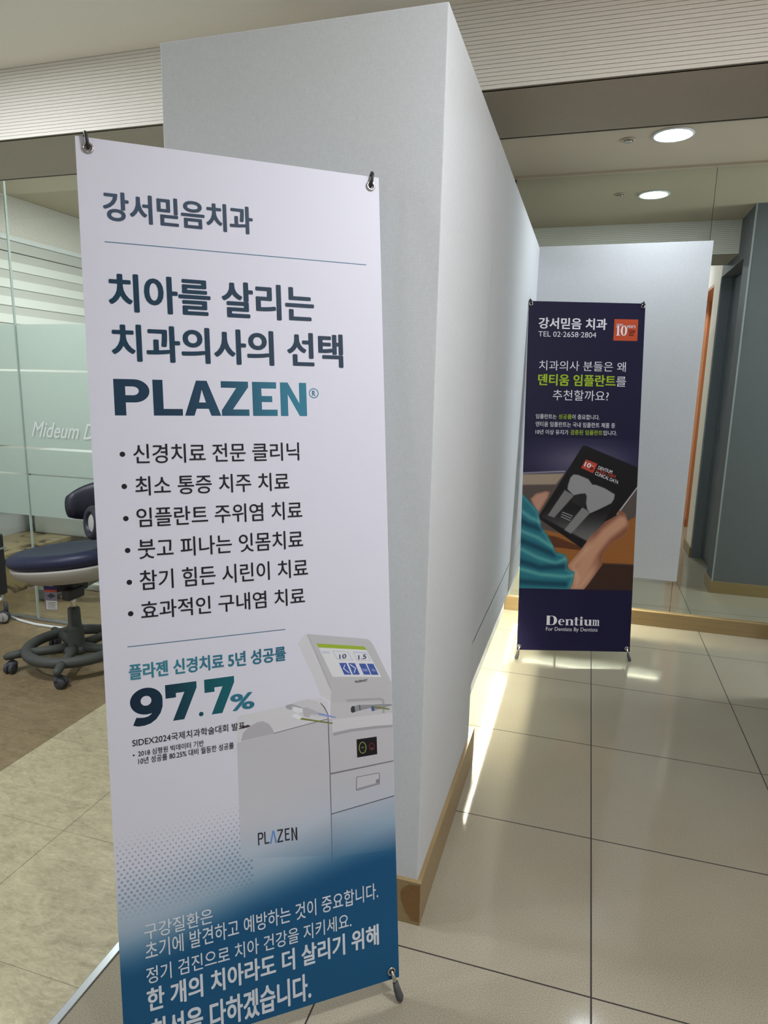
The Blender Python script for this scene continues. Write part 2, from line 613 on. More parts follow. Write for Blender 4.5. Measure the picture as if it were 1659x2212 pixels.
# patch near the corner where the foil has peeled
vs2 = [bm.verts.new((PX1 + 0.010 - x, PY0 - 0.0135, z)) for x, z in ((0, 0.012), (0, 0.122), (0.03, 0.118), (0.045, 0.104), (0.052, 0.088), (0.048, 0.066), (0.036, 0.036), (0.02, 0.014))]
f = bm.faces.new(vs2)
f.material_index = 1
structure(link("baseboard_partition", bm, [M['base'], M['base_raw']]), "brown baseboard around the near end of the partition", "baseboard")

# light strip hidden under the hanging wall
def light_strip(ends, ups, label):
    root = empty("light_strip", ends[0])
    tag(root, label, "light strip", "light strips under the hanging walls")
    d = Vector(ends[1]) - Vector(ends[0])
    n = Vector((d.y, -d.x, 0)).normalized()
    for off in ups:
        bm = bmesh.new()
        tube(bm, [n * off, n * off + d], 0.0065, 10)
        link("lamp_tube", bm, M['strip'], root, True)
    bm = bmesh.new()
    u = d.normalized()
    for off in ups:
        q = [n * (off - 0.009), n * (off + 0.009), n * (off + 0.009) + d, n * (off - 0.009) + d]
        lo_ = [bm.verts.new(p + Vector((0, 0, 0.009))) for p in q]
        hi_ = [bm.verts.new(p + Vector((0, 0, 0.014))) for p in q]
        bm.faces.new(list(reversed(lo_)))
        bm.faces.new(hi_)
        for i in range(4):
            bm.faces.new((lo_[i], lo_[(i + 1) % 4], hi_[(i + 1) % 4], hi_[i]))
    link("housing", bm, M['white'], root)
light_strip([(-0.398, 2.42, 0.43), (-0.398, 4.06, 0.43)], (-0.020, 0.020), "warm light strip glowing under the hanging partition wall")
light_strip([(-0.30, 4.155, 0.365), (0.535, 4.155, 0.365)], (0.0,), "warm light strip tucked behind the hanging panel by the mirror")

# end wall and its mirror
structure(slab("wall_end", -1.1, 3.2, 4.215, 4.3, 0, CEIL2 + 0.02, M['cream']), "cream end wall behind the mirror", "wall")
structure(slab("baseboard_end", -0.43, 3.2, 4.172, 4.22, 0, 0.09, M['base'], None, 0.002), "brown baseboard under the mirror", "baseboard")
mir = empty("wall_mirror", (0.5, MY, 0.09))
tag(mir, "floor to ceiling wall mirror behind the dark blue banner", "mirror")
def mpane(x0, x1):
    bm = bmesh.new()
    box(bm, x0 - 0.5, x1 - 0.5, 0, 0.006, 0.001, 2.605 - 0.09, 0)
    return link("mirror_pane", bm, M['mirror'], mir)
mpane(-0.505, 0.5565)
mpane(0.5590, 3.0)
bm = bmesh.new()
box(bm, -0.012 - 1.005, -1.005, -0.006, 0.02, 0, 2.515)
link("edge_strip", bm, M['black_plastic'], mir)
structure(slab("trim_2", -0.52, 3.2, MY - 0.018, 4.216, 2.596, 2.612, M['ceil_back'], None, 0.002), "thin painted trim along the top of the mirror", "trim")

# right-hand side of the corridor (seen in the mirror)
bm = bmesh.new()
box(bm, XW, 3.2, 3.09, 3.32, 0, CEIL2 + 0.02)
box(bm, XW, 1.5, 2.27, 3.09, 2.312, CEIL + 0.02)
structure(link("wall_right", bm, M['slate']), "slate grey wall end seen in the mirror", "wall")
bm = bmesh.new()
box(bm, XW - 0.004, XW + 0.006, 3.316, 3.324, 0.085, CEIL2)
box(bm, XW - 0.003, XW + 0.01, 2.258, 2.2795, 0.085, 2.312)
structure(link("trim_3", bm, grain_mat("bead_grey", rgb(150, 156, 156), 0.6)), "pale corner bead on the grey wall end", "trim")
bm = bmesh.new()
box(bm, XW, 1.5, 1.955, 2.268, 0, CEIL + 0.02)
box(bm, XW, 1.5, 0.80, 1.96, 2.305, CEIL + 0.02)
box(bm, XW, 1.5, 0.62, 0.86, 0, CEIL + 0.02)
box(bm, 1.45, 1.5, 0.8, 1.9, 0, 2.4)
structure(link("wall_right_cream", bm, M['cream']), "cream corridor wall seen in the mirror", "wall")
bm = bmesh.new()
box(bm, XW - 0.012, XW + 0.02, 3.088, 3.309, 0, 0.085)
box(bm, XW - 0.0122, 3.2, 3.3092, 3.332, 0, 0.0852)
box(bm, XW - 0.012, XW + 0.02, 1.90, 2.27, 0, 0.085)
structure(link("baseboard_right", bm, M['base']), "brown baseboard on the corridor's right wall", "baseboard")
door1 = empty("door_1", (1.03, 2.68, 0))
structure(door1, "dark slate sliding door in its recess, seen in the mirror", "door")
bm = bmesh.new()
box(bm, 0.0, 0.04, -0.40, 0.40, 0.012, 2.30, 0.002)
link("door_leaf", bm, M['slate_door'], door1)
bm = bmesh.new()
box(bm, -0.095, 0.42, -0.412, -0.398, 0.0, 2.31, 0.002)
box(bm, -0.03, -0.022, -0.398, -0.390, 0.0, 2.31)
link("door_frame", bm, M['slate_door'], door1)
bm = bmesh.new()
box(bm, -0.012, -0.002, -0.34, -0.31, 1.02, 1.12, 0.002)
link("door_handle", bm, M['chrome'], door1)
door2 = empty("door_2", (1.0, 0.88, 0))
structure(door2, "orange door frame in the cream wall, seen in the mirror", "door")
bm = bmesh.new()
box(bm, -0.068, 0.060, -0.02, 0.0, 0.08, 2.30)
box(bm, -0.068, 0.055, -0.02, -0.004, 0.0, 0.08)
link("door_frame", bm, M['orange_light'], door2)
bm = bmesh.new()
box(bm, 0.060, 0.45, -0.02, 0.003, 0.0, 2.30)
link("door_leaf", bm, M['orange_door'], door2)
bm = bmesh.new()
box(bm, -0.068, 0.45, -0.02, 1.07, 2.285, 2.303)
link("door_lintel", bm, M['orange_door'], door2)

# outer walls of the left room and the spaces around
structure(slab("wall_left", -4.6, -3.95, -2.8, 5.3, 0, CEIL + 0.02, M['paper']), "pale wall on the far left", "wall")
structure(slab("wall_back", -4.6, 3.2, -2.9, -2.8, 0, CEIL + 0.02, M['paper']), "pale wall behind the viewer", "wall")
structure(slab("wall_rear", -4.6, -1.0, 5.2, 5.3, 0, CEIL + 0.02, M['paper']), "pale rear wall of the treatment room", "wall")
structure(slab("wall_side", 3.1, 3.2, -2.8, 4.25, 0, CEIL + 0.02, M['paper']), "pale wall closing the side passage", "wall")
structure(slab("wall_room", -1.1, -1.036, 4.16, 5.3, 0, CEIL + 0.02, M['paper']), "pale side wall of the treatment room", "wall")

# ------------------------------------------------------------------ glass partition with frosted film
gp = empty("window_1", (-2.45, GY, 0))
structure(gp, "frameless glass partition with bands of frosted film", "glass partition")
ZG = CEIL2 - 0.004
panes = []
for x0, x1 in ((-3.94, -3.0275), (-3.0225, -1.04)):
    bm = bmesh.new()
    box(bm, x0 + 2.45, x1 + 2.45, -0.005, 0.005, 0.012, ZG)
    p = link("pane", bm, M['glass'], gp)
    panes.append(p)
    bm = bmesh.new()
    for z0, z1 in ((0.63, 0.864), (0.873, 1.014), (1.027, 1.441), (1.452, 1.692)):
        box(bm, x0 + 2.45, x1 + 2.45, 0.0055, 0.0062, z0, z1)
    link("frosted_film", bm, M['film'], p)
bm = bmesh.new()
box(bm, -3.0285 + 2.45, -3.0215 + 2.45, -0.006, 0.006, 0.012, ZG)
link("joint", bm, M['edge'], gp)
bm = bmesh.new()
box(bm, -3.94 + 2.45, -1.04 + 2.45, -0.014, 0.014, 0.0, 0.014, 0.002)
link("floor_channel", bm, M['steel'], gp)

# ------------------------------------------------------------------ treatment room behind the glass
bm = bmesh.new()
ribbed(bm, 'y', GY + 0.02, 5.2, -3.86, -0.04, 2.352, CEIL2, 0.0125, 0.0014)
box(bm, -3.95, -3.905, GY + 0.02, 5.2, 2.352, CEIL2, 0, 0)
structure(link("trim_4", bm, [M['rib'], M['rib_groove']]), "ribbed bulkhead above the blinds", "bulkhead")
blind = empty("zebra_blind", (-3.88, 4.1, 0.75))
tag(blind, "white zebra roller blind along the left window behind the glass", "blind")
bm = bmesh.new()
box(bm, -0.04, 0.035, -1.05, 1.08, 1.57, 1.60, 0.004)
link("head_rail", bm, M['white'], blind)
bm = bmesh.new()
for i in range(14):
    z1 = 2.245 - 0.75 - i * 0.118
    box(bm, 0.0, 0.006, -1.05, 1.08, z1 - 0.062, z1, 0, 1)
    box(bm, 0.002, 0.016, -1.05, 1.08, z1 - 0.118, z1 - 0.060, 0, 0)
link("slat_fabric", bm, [M['blind'], M['blind_sheer']], blind)
bm = bmesh.new()
box(bm, -0.006, 0.016, -1.05, 1.08, 1.50, 1.57, 0.003)
link("valance", bm, M['blind_sheer'], blind)

bm = bmesh.new()
box(bm, -3.95, -3.52, GY + 0.06, 4.4, 0.25, 0.285, 0.004)
box(bm, -3.95, -3.55, GY + 0.08, 4.4, 0.0, 0.25)
structure(link("trim_5", bm, M['marble']), "brown marble ledge under the blinds", "ledge")

cab = empty("dental_cabinet", (-2.5, 3.85, 0))
tag(cab, "white dental cabinet behind the frosted glass and the stool", "cabinet")
bm = bmesh.new()
box(bm, -1.34, 0.9, -0.02, 0.42, 0.286, 0.86, 0.012)
link("body", bm, M['white'], cab)
bm = bmesh.new()
box(bm, -0.70, 0.9, -0.26, 0.38, 0.035, 0.29, 0.03, 0, 4)
box(bm, -0.74, 0.9, -0.30, 0.38, 0.0, 0.05, 0.012)
link("plinth", bm, M['white'], cab)
bm = bmesh.new()
box(bm, -1.345, 0.92, -0.05, 0.44, 0.86, 0.89, 0.008)
link("worktop", bm, M['white'], cab)

hose = empty("suction_hose", (-3.2, 3.3, 0))
tag(hose, "corrugated grey suction hose on the floor behind the glass", "hose")
bm = bmesh.new()
pts, rad = [], []
for i in range(49):
    t = i / 48
    pts.append((-0.05 + 0.36 * t, 0.02 + 0.13 * t, 0.055 + 0.16 * t ** 1.5))
    rad.append(0.042 + 0.0035 * (i % 2))
tube(bm, pts, rad, 18)
link("corrugated_tube", bm, M['hose'], hose, True)
bm = bmesh.new()
box(bm, -0.10, 0.0, -0.03, 0.07, 0.0, 0.085, 0.02, 0, 3)
link("foot_plate", bm, M['hose'], hose)
bm = bmesh.new()
box(bm, -0.075, -0.01, -0.01, 0.05, 0.085, 0.10, 0.006)
link("pedal", bm, M['chrome'], hose)

cart = empty("equipment_cart", (-3.29, 2.85, 0))
tag(cart, "black equipment cart on casters at the left edge beside the stool", "cart")
bm = bmesh.new()
box(bm, -0.30, 0.105, -0.13, 0.10, 0.16, 0.52, 0.015, 0, 3)
link("body", bm, M['black_plastic'], cart)
bm = bmesh.new()
box(bm, -0.30, 0.110, -0.136, 0.105, 0.43, 0.442, 0.003)
box(bm, -0.30, 0.075, -0.14, 0.105, 0.521, 0.531, 0.003)
link("trim", bm, M['steel'], cart)
bm = bmesh.new()
lathe(bm, [(0, 0.128), (0.13, 0.128), (0.145, 0.136), (0.13, 0.15), (0, 0.158)], (-0.02, -0.02, 0), 36)
link("base", bm, M['white'], cart, True)
for cxx, cyy in ((0.125, 0.03), (-0.1, -0.1)):
    bm = bmesh.new()
    lathe(bm, [(0, -0.014), (0.034, -0.014), (0.038, -0.008), (0.038, 0.008), (0.034, 0.014), (0, 0.014)], (cxx, cyy, 0.038), 24,
          0, Matrix.Rotation(PI / 2, 4, 'X') @ Matrix.Rotation(0.5, 4, 'Y'))
    tube(bm, [(cxx + 0.012, cyy + 0.012, 0.05), (cxx + 0.012, cyy + 0.012, 0.125)], 0.012)
    cst = link("caster", bm, M['caster'], cart, True)
    bm = bmesh.new()
    lathe(bm, [(0, -0.0165), (0.026, -0.0160), (0.029, -0.0135)], (cxx, cyy, 0.038), 24, 0, Matrix.Rotation(PI / 2, 4, 'X') @ Matrix.Rotation(PI, 4, 'X') @ Matrix.Rotation(0.5, 4, 'Y'))
    lathe(bm, [(0, 0.0165), (0.026, 0.0160), (0.029, 0.0135)], (cxx, cyy, 0.038), 24, 0, Matrix.Rotation(PI / 2, 4, 'X') @ Matrix.Rotation(0.5, 4, 'Y'))
    link("wheel_cap", bm, M['disc_grey'], cst, True)

bm = bmesh.new()
tube(bm, [(-3.20, 2.965, 0.006), (-3.10, 2.935, 0.006), (-2.98, 2.915, 0.006), (-2.85, 2.915, 0.006), (-2.7, 2.925, 0.006), (-2.45, 2.94, 0.006), (-2.1, 2.95, 0.006)], 0.0075, 10)
tag(link("power_cable", bm, M['white'], None, True), "white cable lying on the floor along the glass partition", "cable")

# ------------------------------------------------------------------ dental stool
stool = empty("dental_stool", (-2.38, 2.577, 0))
tag(stool, "navy padded dental stool on a charcoal ring base, left of the white banner", "stool")
def cushion(bm, outline, z0, z1, cx_, cy_, dome=0.0, rnd=0.4, n=10, mi=0, mat=None):
    """soft pad grown from a plan outline: rounded rim, slightly domed top"""
    rings = []
    prof = []
    for i in range(n + 1):
        a = -PI / 2 + PI * i / n
        prof.append((1 - rnd * (1 - math.cos(a)) * 0.35, z0 + (z1 - z0) * (0.5 + 0.5 * math.sin(a))))
    for s in (0.75, 0.5, 0.25):
        prof.append((prof[n][0] * s, z1 + dome * (1 - s * s)))
    for s, z in prof:
        ring = []
        for x, y in outline:
            p = Vector((cx_ + x * s, cy_ + y * s, z))
            ring.append(bm.verts.new(mat @ p if mat else p))
        rings.append(ring)
    k = len(outline)
    for a, b in zip(rings, rings[1:]):
        for i in range(k):
            bm.faces.new((a[i], a[(i + 1) % k], b[(i + 1) % k], b[i])).material_index = mi
    bm.faces.new(list(reversed(rings[0]))).material_index = mi
    bm.faces.new(rings[-1]).material_index = mi

seat_rot = Matrix.Rotation(math.radians(14), 4, 'Z')
outl = []
for i in range(48):
    a = 2 * PI * i / 48
    r = 0.5
    x = 0.285 * math.copysign(abs(math.cos(a)) ** 0.9, math.cos(a))
    y = 0.225 * math.copysign(abs(math.sin(a)) ** 0.85, math.sin(a)) * (1.0 - 0.12 * math.cos(a + PI))
    p = seat_rot @ Vector((x, y, 0))
    outl.append((p.x, p.y))
tilt = Matrix.Translation((0, 0, 0.55)) @ Matrix.Rotation(math.radians(-7), 4, 'Y') @ Matrix.Translation((0, 0, -0.55))
bm = bmesh.new()
cushion(bm, outl, 0.525, 0.60, -0.005, -0.005, -0.012, 0.55, 12, 0, tilt)
link("seat", bm, M['navy'], stool, True)
bm = bmesh.new()
sh = [(0.55, 0.445), (0.75, 0.452), (0.93, 0.486), (0.985, 0.518), (0.985, 0.528), (0.3, 0.528)]
rings = []
for s, z in sh:
    rings.append([bm.verts.new(tilt @ Vector((x * s * (1 if x < 0 else 1.0) + (0.03 * (1 - s)), y * s, z))) for x, y in outl])
for a, b in zip(rings, rings[1:]):
    for i in range(48):
        bm.faces.new((a[i], a[(i + 1) % 48], b[(i + 1) % 48], b[i]))
bm.faces.new(list(reversed(rings[0])))
link("seat_shell", bm, M['shell'], stool, True)
bm = bmesh.new()
box(bm, -0.045, 0.085, -0.085, 0.02, 0.395, 0.450, 0.014, 0, 3)
box(bm, 0.045, 0.095, -0.125, -0.02, 0.37, 0.425, 0.012, 0, 3)
tube(bm, [(0.02, -0.03, 0.40), (-0.03, -0.08, 0.395), (-0.06, -0.10, 0.39)], 0.007)
link("height_lever", bm, M['black_plastic'], stool)
bm = bmesh.new()
lathe(bm, [(0, 0.20), (0.0135, 0.20), (0.0135, 0.43), (0, 0.43)], (0, 0, 0), 24)
link("gas_column", bm, M['chrome'], stool, True)
bm = bmesh.new()
lathe(bm, [(0, 0.07), (0.05, 0.07), (0.047, 0.09), (0.042, 0.10), (0.038, 0.19), (0.0375, 0.195), (0.031, 0.196), (0.029, 0.285), (0.026, 0.29), (0, 0.29)], (0, 0, 0), 32)
link("column_sleeve", bm, M['base_grey'], stool, True)
bm = bmesh.new()
torus(bm, (0, 0, 0.092), 0.222, 0.026, Vector((0, 0, 1)), 64, 14, 0, 1.0)
lathe(bm, [(0, 0.06), (0.06, 0.06), (0.066, 0.075), (0.055, 0.096), (0, 0.1)], (0, 0, 0), 32)
angs = [math.radians(224 + 72 * k) for k in range(5)]
for a in angs:
    d = Vector((math.cos(a), math.sin(a), 0))
    tube(bm, [d * 0.04 + Vector((0, 0, 0.085)), d * 0.14 + Vector((0, 0, 0.086)), d * 0.21 + Vector((0, 0, 0.088))], [0.026, 0.021, 0.022], 12)
    tube(bm, [d * 0.235 + Vector((0, 0, 0.09)), d * 0.265 + Vector((0, 0, 0.088)), d * 0.305 + Vector((0, 0, 0.084)), d * 0.318 + Vector((0, 0, 0.078))], [0.022, 0.020, 0.019, 0.012], 12)
link("ring_base", bm, M['base_grey'], stool, True)
for k, a in enumerate(angs):
    d = Vector((math.cos(a), math.sin(a), 0)) * 0.287
    rot = Matrix.Rotation(PI / 2, 4, 'X')
    rz = Matrix.Rotation(a + 0.9 + 0.35 * k, 4, 'Z')
    bm = bmesh.new()
    for off in (-0.0135, 0.0135):
        lathe(bm, [(0, -0.010), (0.021, -0.010), (0.026, -0.006), (0.026, 0.006), (0.021, 0.010), (0, 0.010)], tuple(rz @ Vector((0.012, off, 0)) + d + Vector((0, 0, 0.026))), 22, 0, rz @ rot)
    tube(bm, [d + Vector((0, 0, 0.028)), d + Vector((0, 0, 0.085))], 0.009)
    lathe(bm, [(0, 0.030), (0.024, 0.030), (0.026, 0.046), (0.018, 0.056), (0, 0.058)], tuple(d), 20)
    link("caster", bm, M['caster'], stool, True)
# wrap-round back pad carried on a bracket, with a round bolster on the near side
bm = bmesh.new()
pts, rings = [], []
seg = 16
for i in range(17):
    t = i / 16
    a = math.radians(165 - 130 * t)
    c = Vector((0.165 + 0.21 * math.cos(a), 0.0 + 0.20 * math.sin(a), 0.79 + 0.02 * math.sin(PI * t)))
    w = 0.105 * (0.30 + 0.70 * math.sin(PI * min(1, max(0, t * 0.92 + 0.04))) ** 0.55)
    out_ = Vector((math.cos(a), math.sin(a), 0))
    ring = []
    for k in range(seg):
        b_ = 2 * PI * k / seg
        ring.append(bm.verts.new(c + out_ * 0.030 * math.cos(b_) + Vector((0, 0, 1)) * w * math.sin(b_)))
    rings.append(ring)
for a, b in zip(rings, rings[1:]):
    for k in range(seg):
        bm.faces.new((a[k], a[(k + 1) % seg], b[(k + 1) % seg], b[k]))
bm.faces.new(list(reversed(rings[0])))
bm.faces.new(rings[-1])
link("backrest", bm, M['navy2'], stool, True)
bm = bmesh.new()
tube(bm, [(0.12, 0.05, 0.45), (0.30, 0.12, 0.47), (0.35, 0.18, 0.60), (0.33, 0.21, 0.78)], 0.014)
link("back_bracket", bm, M['base_grey'], stool, True)
bm = bmesh.new()
ax = Vector((-0.45, -0.85, 0.1))
torus(bm, (0.235, -0.10, 0.76), 0.060, 0.020, ax, 40, 12)
link("bolster", bm, M['navy2'], stool, True)
bm = bmesh.new()
rt = Vector((0, 0, 1)).rotation_difference(ax.normalized()).to_matrix().to_4x4()
lathe(bm, [(0, 0.010), (0.03, 0.009), (0.05, 0.004), (0.056, -0.004), (0, -0.01)], (0.235, -0.10, 0.76), 32, 0, rt)
link("bolster_cap", bm, M['disc_grey'], stool, True)
bm = bmesh.new()
tg = [(-0.028, -0.150), (0.034, -0.136)]
TZ = 0.325
def tagquad(z0, z1, u0, u1, mi, off):
    a = Vector((*tg[0], TZ)); b = Vector((*tg[1], TZ))
    e = (b - a)
    nrm = Vector((e.y, -e.x, 0)).normalized() * off
    q = [a + e * u0 + nrm, a + e * u1 + nrm]
    v4 = [bm.verts.new((q[0].x, q[0].y, TZ + z0)), bm.verts.new((q[1].x, q[1].y, TZ + z0)), bm.verts.new((q[1].x, q[1].y, TZ + z1)), bm.verts.new((q[0].x, q[0].y, TZ + z1))]
    bm.faces.new(v4).material_index = mi
tagquad(0.0, 0.118, 0, 1, 0, 0.0)
tagquad(0.0, 0.118, 0, 1, 0, -0.0012)
tagquad(0.100, 0.118, 0, 1, 1, 0.0004)
tagquad(0.089, 0.100, 0, 1, 2, 0.0004)
tagquad(0.003, 0.046, 0.10, 0.98, 3, 0.0004)
for k in range(5):
    tagquad(0.009 + k * 0.007, 0.011 + k * 0.007, 0.2, 0.9 - 0.12 * (k % 2), 4, 0.0008)
vq = [bm.verts.new(Vector((*tg[0], TZ)).lerp(Vector((*tg[1], TZ)), u) + Vector((0.0002, -0.0010, z))) for u, z in ((0.2, 0.070), (0.5, 0.058), (0.9, 0.070), (0.55, 0.084))]
bm.faces.new(vq).material_index = 4
link("hang_tag", bm, [grain_mat("tag_grey", rgb(118, 112, 128)), grain_mat("tag_violet", rgb(54, 44, 104)), grain_mat("tag_red", rgb(176, 70, 52)),
                      grain_mat("tag_white", rgb(206, 204, 200)), grain_mat("tag_ink", rgb(60, 58, 62))], stool)

# ------------------------------------------------------------------ downlight and sprinkler in the far ceiling
dl = empty("ceiling_downlight", (0.281, 3.675, CEIL2))
tag(dl, "round bright downlight in the ceiling above the blue banner", "ceiling light")
bm = bmesh.new()
lathe(bm, [(0.0775, -0.001), (0.092, -0.001), (0.094, -0.006), (0.088, -0.010), (0.0785, -0.008), (0.0775, -0.001)], (0, 0, 0), 48)
link("trim_ring", bm, M['white'], dl, True)
bm = bmesh.new()
lathe(bm, [(0, -0.012), (0.055, -0.0115), (0.0785, -0.007)], (0, 0, 0), 48)
link("diffuser", bm, M['downlight'], dl, True)
sp = empty("fire_sprinkler", (0.081, 3.71, CEIL2))
tag(sp, "small round recessed sprinkler head in the ceiling left of the downlight", "sprinkler")
bm = bmesh.new()
lathe(bm, [(0.020, -0.001), (0.036, -0.001), (0.037, -0.004), (0.028, -0.006), (0.022, -0.003)], (0, 0, 0), 32)
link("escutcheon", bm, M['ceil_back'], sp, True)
bm = bmesh.new()
lathe(bm, [(0, -0.012), (0.016, -0.012), (0.018, -0.010), (0.016, -0.006), (0.008, 0.0), (0, 0)], (0, 0, 0), 24)
link("sprinkler_head", bm, M['chrome'], sp, True)

# ------------------------------------------------------------------ printed banners
def blend(a, b, t):
    return a + (b - a) * t
def smooth(t):
    t = np.clip(t, 0, 1)
    return t * t * (3 - 2 * t)
def s2l(c):
    c = np.asarray(c, float) / 255.0
    return np.where(c <= 0.04045, c / 12.92, ((c + 0.055) / 1.055) ** 2.4)

_glyph = {}
def text_mesh(body, bold):
    """outline mesh of a line of text: (verts, triangles); bold = extra stroke weight in em"""
    if (body, bold) in _glyph:
        return _glyph[(body, bold)]
    c = bpy.data.curves.new("line", 'FONT')
    c.body = body
    c.size = 1
    c.resolution_u = 4
    o = bpy.data.objects.new("line", c)
    col.objects.link(o)
    bpy.context.view_layer.update()
    me = o.to_mesh()
    me.calc_loop_triangles()
    v = np.array([(p.co.x, p.co.y) for p in me.vertices])
    t = [tuple(tr.vertices) for tr in me.loop_triangles]
    o.to_mesh_clear()
    bpy.data.objects.remove(o)
    bpy.data.curves.remove(c)
    extra = bold
    if extra > 0.003:
        vs3, ts3 = [], []
        for k in range(8):
            a = 2 * PI * k / 8 + PI / 8
            base_i = sum(len(q) for q in vs3)
            vs3.append(v + np.array((math.cos(a), 0.6 * math.sin(a))) * extra)
            ts3 += [tuple(i + base_i for i in tr) for tr in t]
        v = np.concatenate(vs3)
        t = ts3
    _glyph[(body, bold)] = (v, t)
    return v, t

class Printer:
    """collects everything printed on one sheet (millimetres from its lower left corner) into ONE mesh"""
    def __init__(self, w, h):
        self.w, self.h = w, h
        self.v, self.f, self.c = [], [], []
        self.n = 0
        self.layer = 0
    def add(self, pts, tris, color, layer=None, z=None):
        if layer is None:
            self.layer += 1
            layer = self.layer
        pts = np.asarray(pts, float)
        if z is None:
            z = -0.25 - 0.0035 * layer
        cc = color(pts) if callable(color) else np.tile(np.asarray(color, float), (len(pts), 1))
        self.c.append(s2l(cc))
        self.v.append(np.column_stack([(pts[:, 0] - self.w / 2) / 1000, np.zeros(len(pts)) + z / 1000, pts[:, 1] / 1000]))
        self.f += [tuple(i + self.n for i in t) for t in tris]
        self.n += len(pts)
    def grid(self, u0, u1, v0, v1, nu, nv, color, layer=0, depth=None):
        us, vv = np.linspace(u0, u1, nu + 1), np.linspace(v0, v1, nv + 1)
        U, V = np.meshgrid(us, vv)
        pts = np.column_stack([U.ravel(), V.ravel()])
        k = nu + 1
        q = [(j * k + i, j * k + i + 1, (j + 1) * k + i + 1, (j + 1) * k + i) for j in range(nv) for i in range(nu)]
        self.add(pts, q, color, layer)
    def poly(self, pts, color, holes=(), layer=None):
        loops = [[Vector((x, y, 0)) for x, y in lp] for lp in [pts, *holes]]
        tris = tessellate_polygon(loops)
        flat = [(p.x, p.y) for lp in loops for p in lp]
        out = []
        for t in tris:
            a, b, c = (flat[i] for i in t)
            cr = (b[0] - a[0]) * (c[1] - a[1]) - (b[1] - a[1]) * (c[0] - a[0])
            out.append(t if cr > 0 else (t[0], t[2], t[1]))
        self.add([(min(max(x, 0.5), self.w - 0.5), y) for x, y in flat], out, color, layer)
    def rect(self, u0, u1, v0, v1, color):
        self.poly([(u0, v0), (u1, v0), (u1, v1), (u0, v1)], color)
    def disc(self, u, v, r, color, n=16):
        self.poly([(u + r * math.cos(2 * PI * k / n), v + r * math.sin(2 * PI * k / n)) for k in range(n)], color)
    def text(self, body, u0, u1, v0, v1, color, bold=0.0):
        v, t = text_mesh(body, bold)
        lo, hi = v.min(0), v.max(0)
        p = (v - lo) / (hi - lo)
        self.add(np.column_stack([u0 + p[:, 0] * (u1 - u0), v0 + p[:, 1] * (v1 - v0)]), t, color, 0, self.ink_depth(len(p), bold))
    def ink_depth(self, n, bold):
        # overprinted passes of a heavy line lie on top of one another
        z = np.full(n, -0.80)
        if bold > 0.003:
            z -= 0.05 * (np.arange(n) // (n // 8))
        return z
    def text_quad(self, body, q, color, bold=0.0):
        v, t = text_mesh(body, bold)
        lo, hi = v.min(0), v.max(0)
        p = (v - lo) / (hi - lo)
        o, a, b = (np.array(x, float) for x in q)
        self.add(o + p[:, :1] * (a - o) + p[:, 1:] * (b - o), t, color, 0, self.ink_depth(len(p), bold))
    def build(self, parent, back_color, mat):
        me = bpy.data.meshes.new("banner_sheet")
        # plain back of the sheet, 0.5 mm behind the print, and the hem that closes it
        w, h = self.w / 2000, self.h / 1000
        zf = -0.00025
        hem = np.array([(-w, 0.0003, 0), (w, 0.0003, 0), (w, 0.0003, h), (-w, 0.0003, h),
                        (-w, zf, 0), (w, zf, 0), (w, zf, h), (-w, zf, h)])
        n0 = self.n
        self.v.append(hem)
        self.c.append(np.tile(s2l(back_color), (8, 1)))
        self.f += [tuple(i + n0 for i in q) for q in ((1, 0, 3, 2), (0, 1, 5, 4), (1, 2, 6, 5), (2, 3, 7, 6), (3, 0, 4, 7))]
        V = np.concatenate(self.v)
        C_ = np.concatenate(self.c)
        me.from_pydata(V.tolist(), [], self.f)
        at = me.color_attributes.new("ink", 'FLOAT_COLOR', 'POINT')
        at.data.foreach_set("color", np.column_stack([C_, np.ones(len(C_))]).astype(np.float32).ravel())
        me.materials.append(mat)
        o = bpy.data.objects.new("banner_sheet", me)
        col.objects.link(o)
        o.parent = parent
        return o

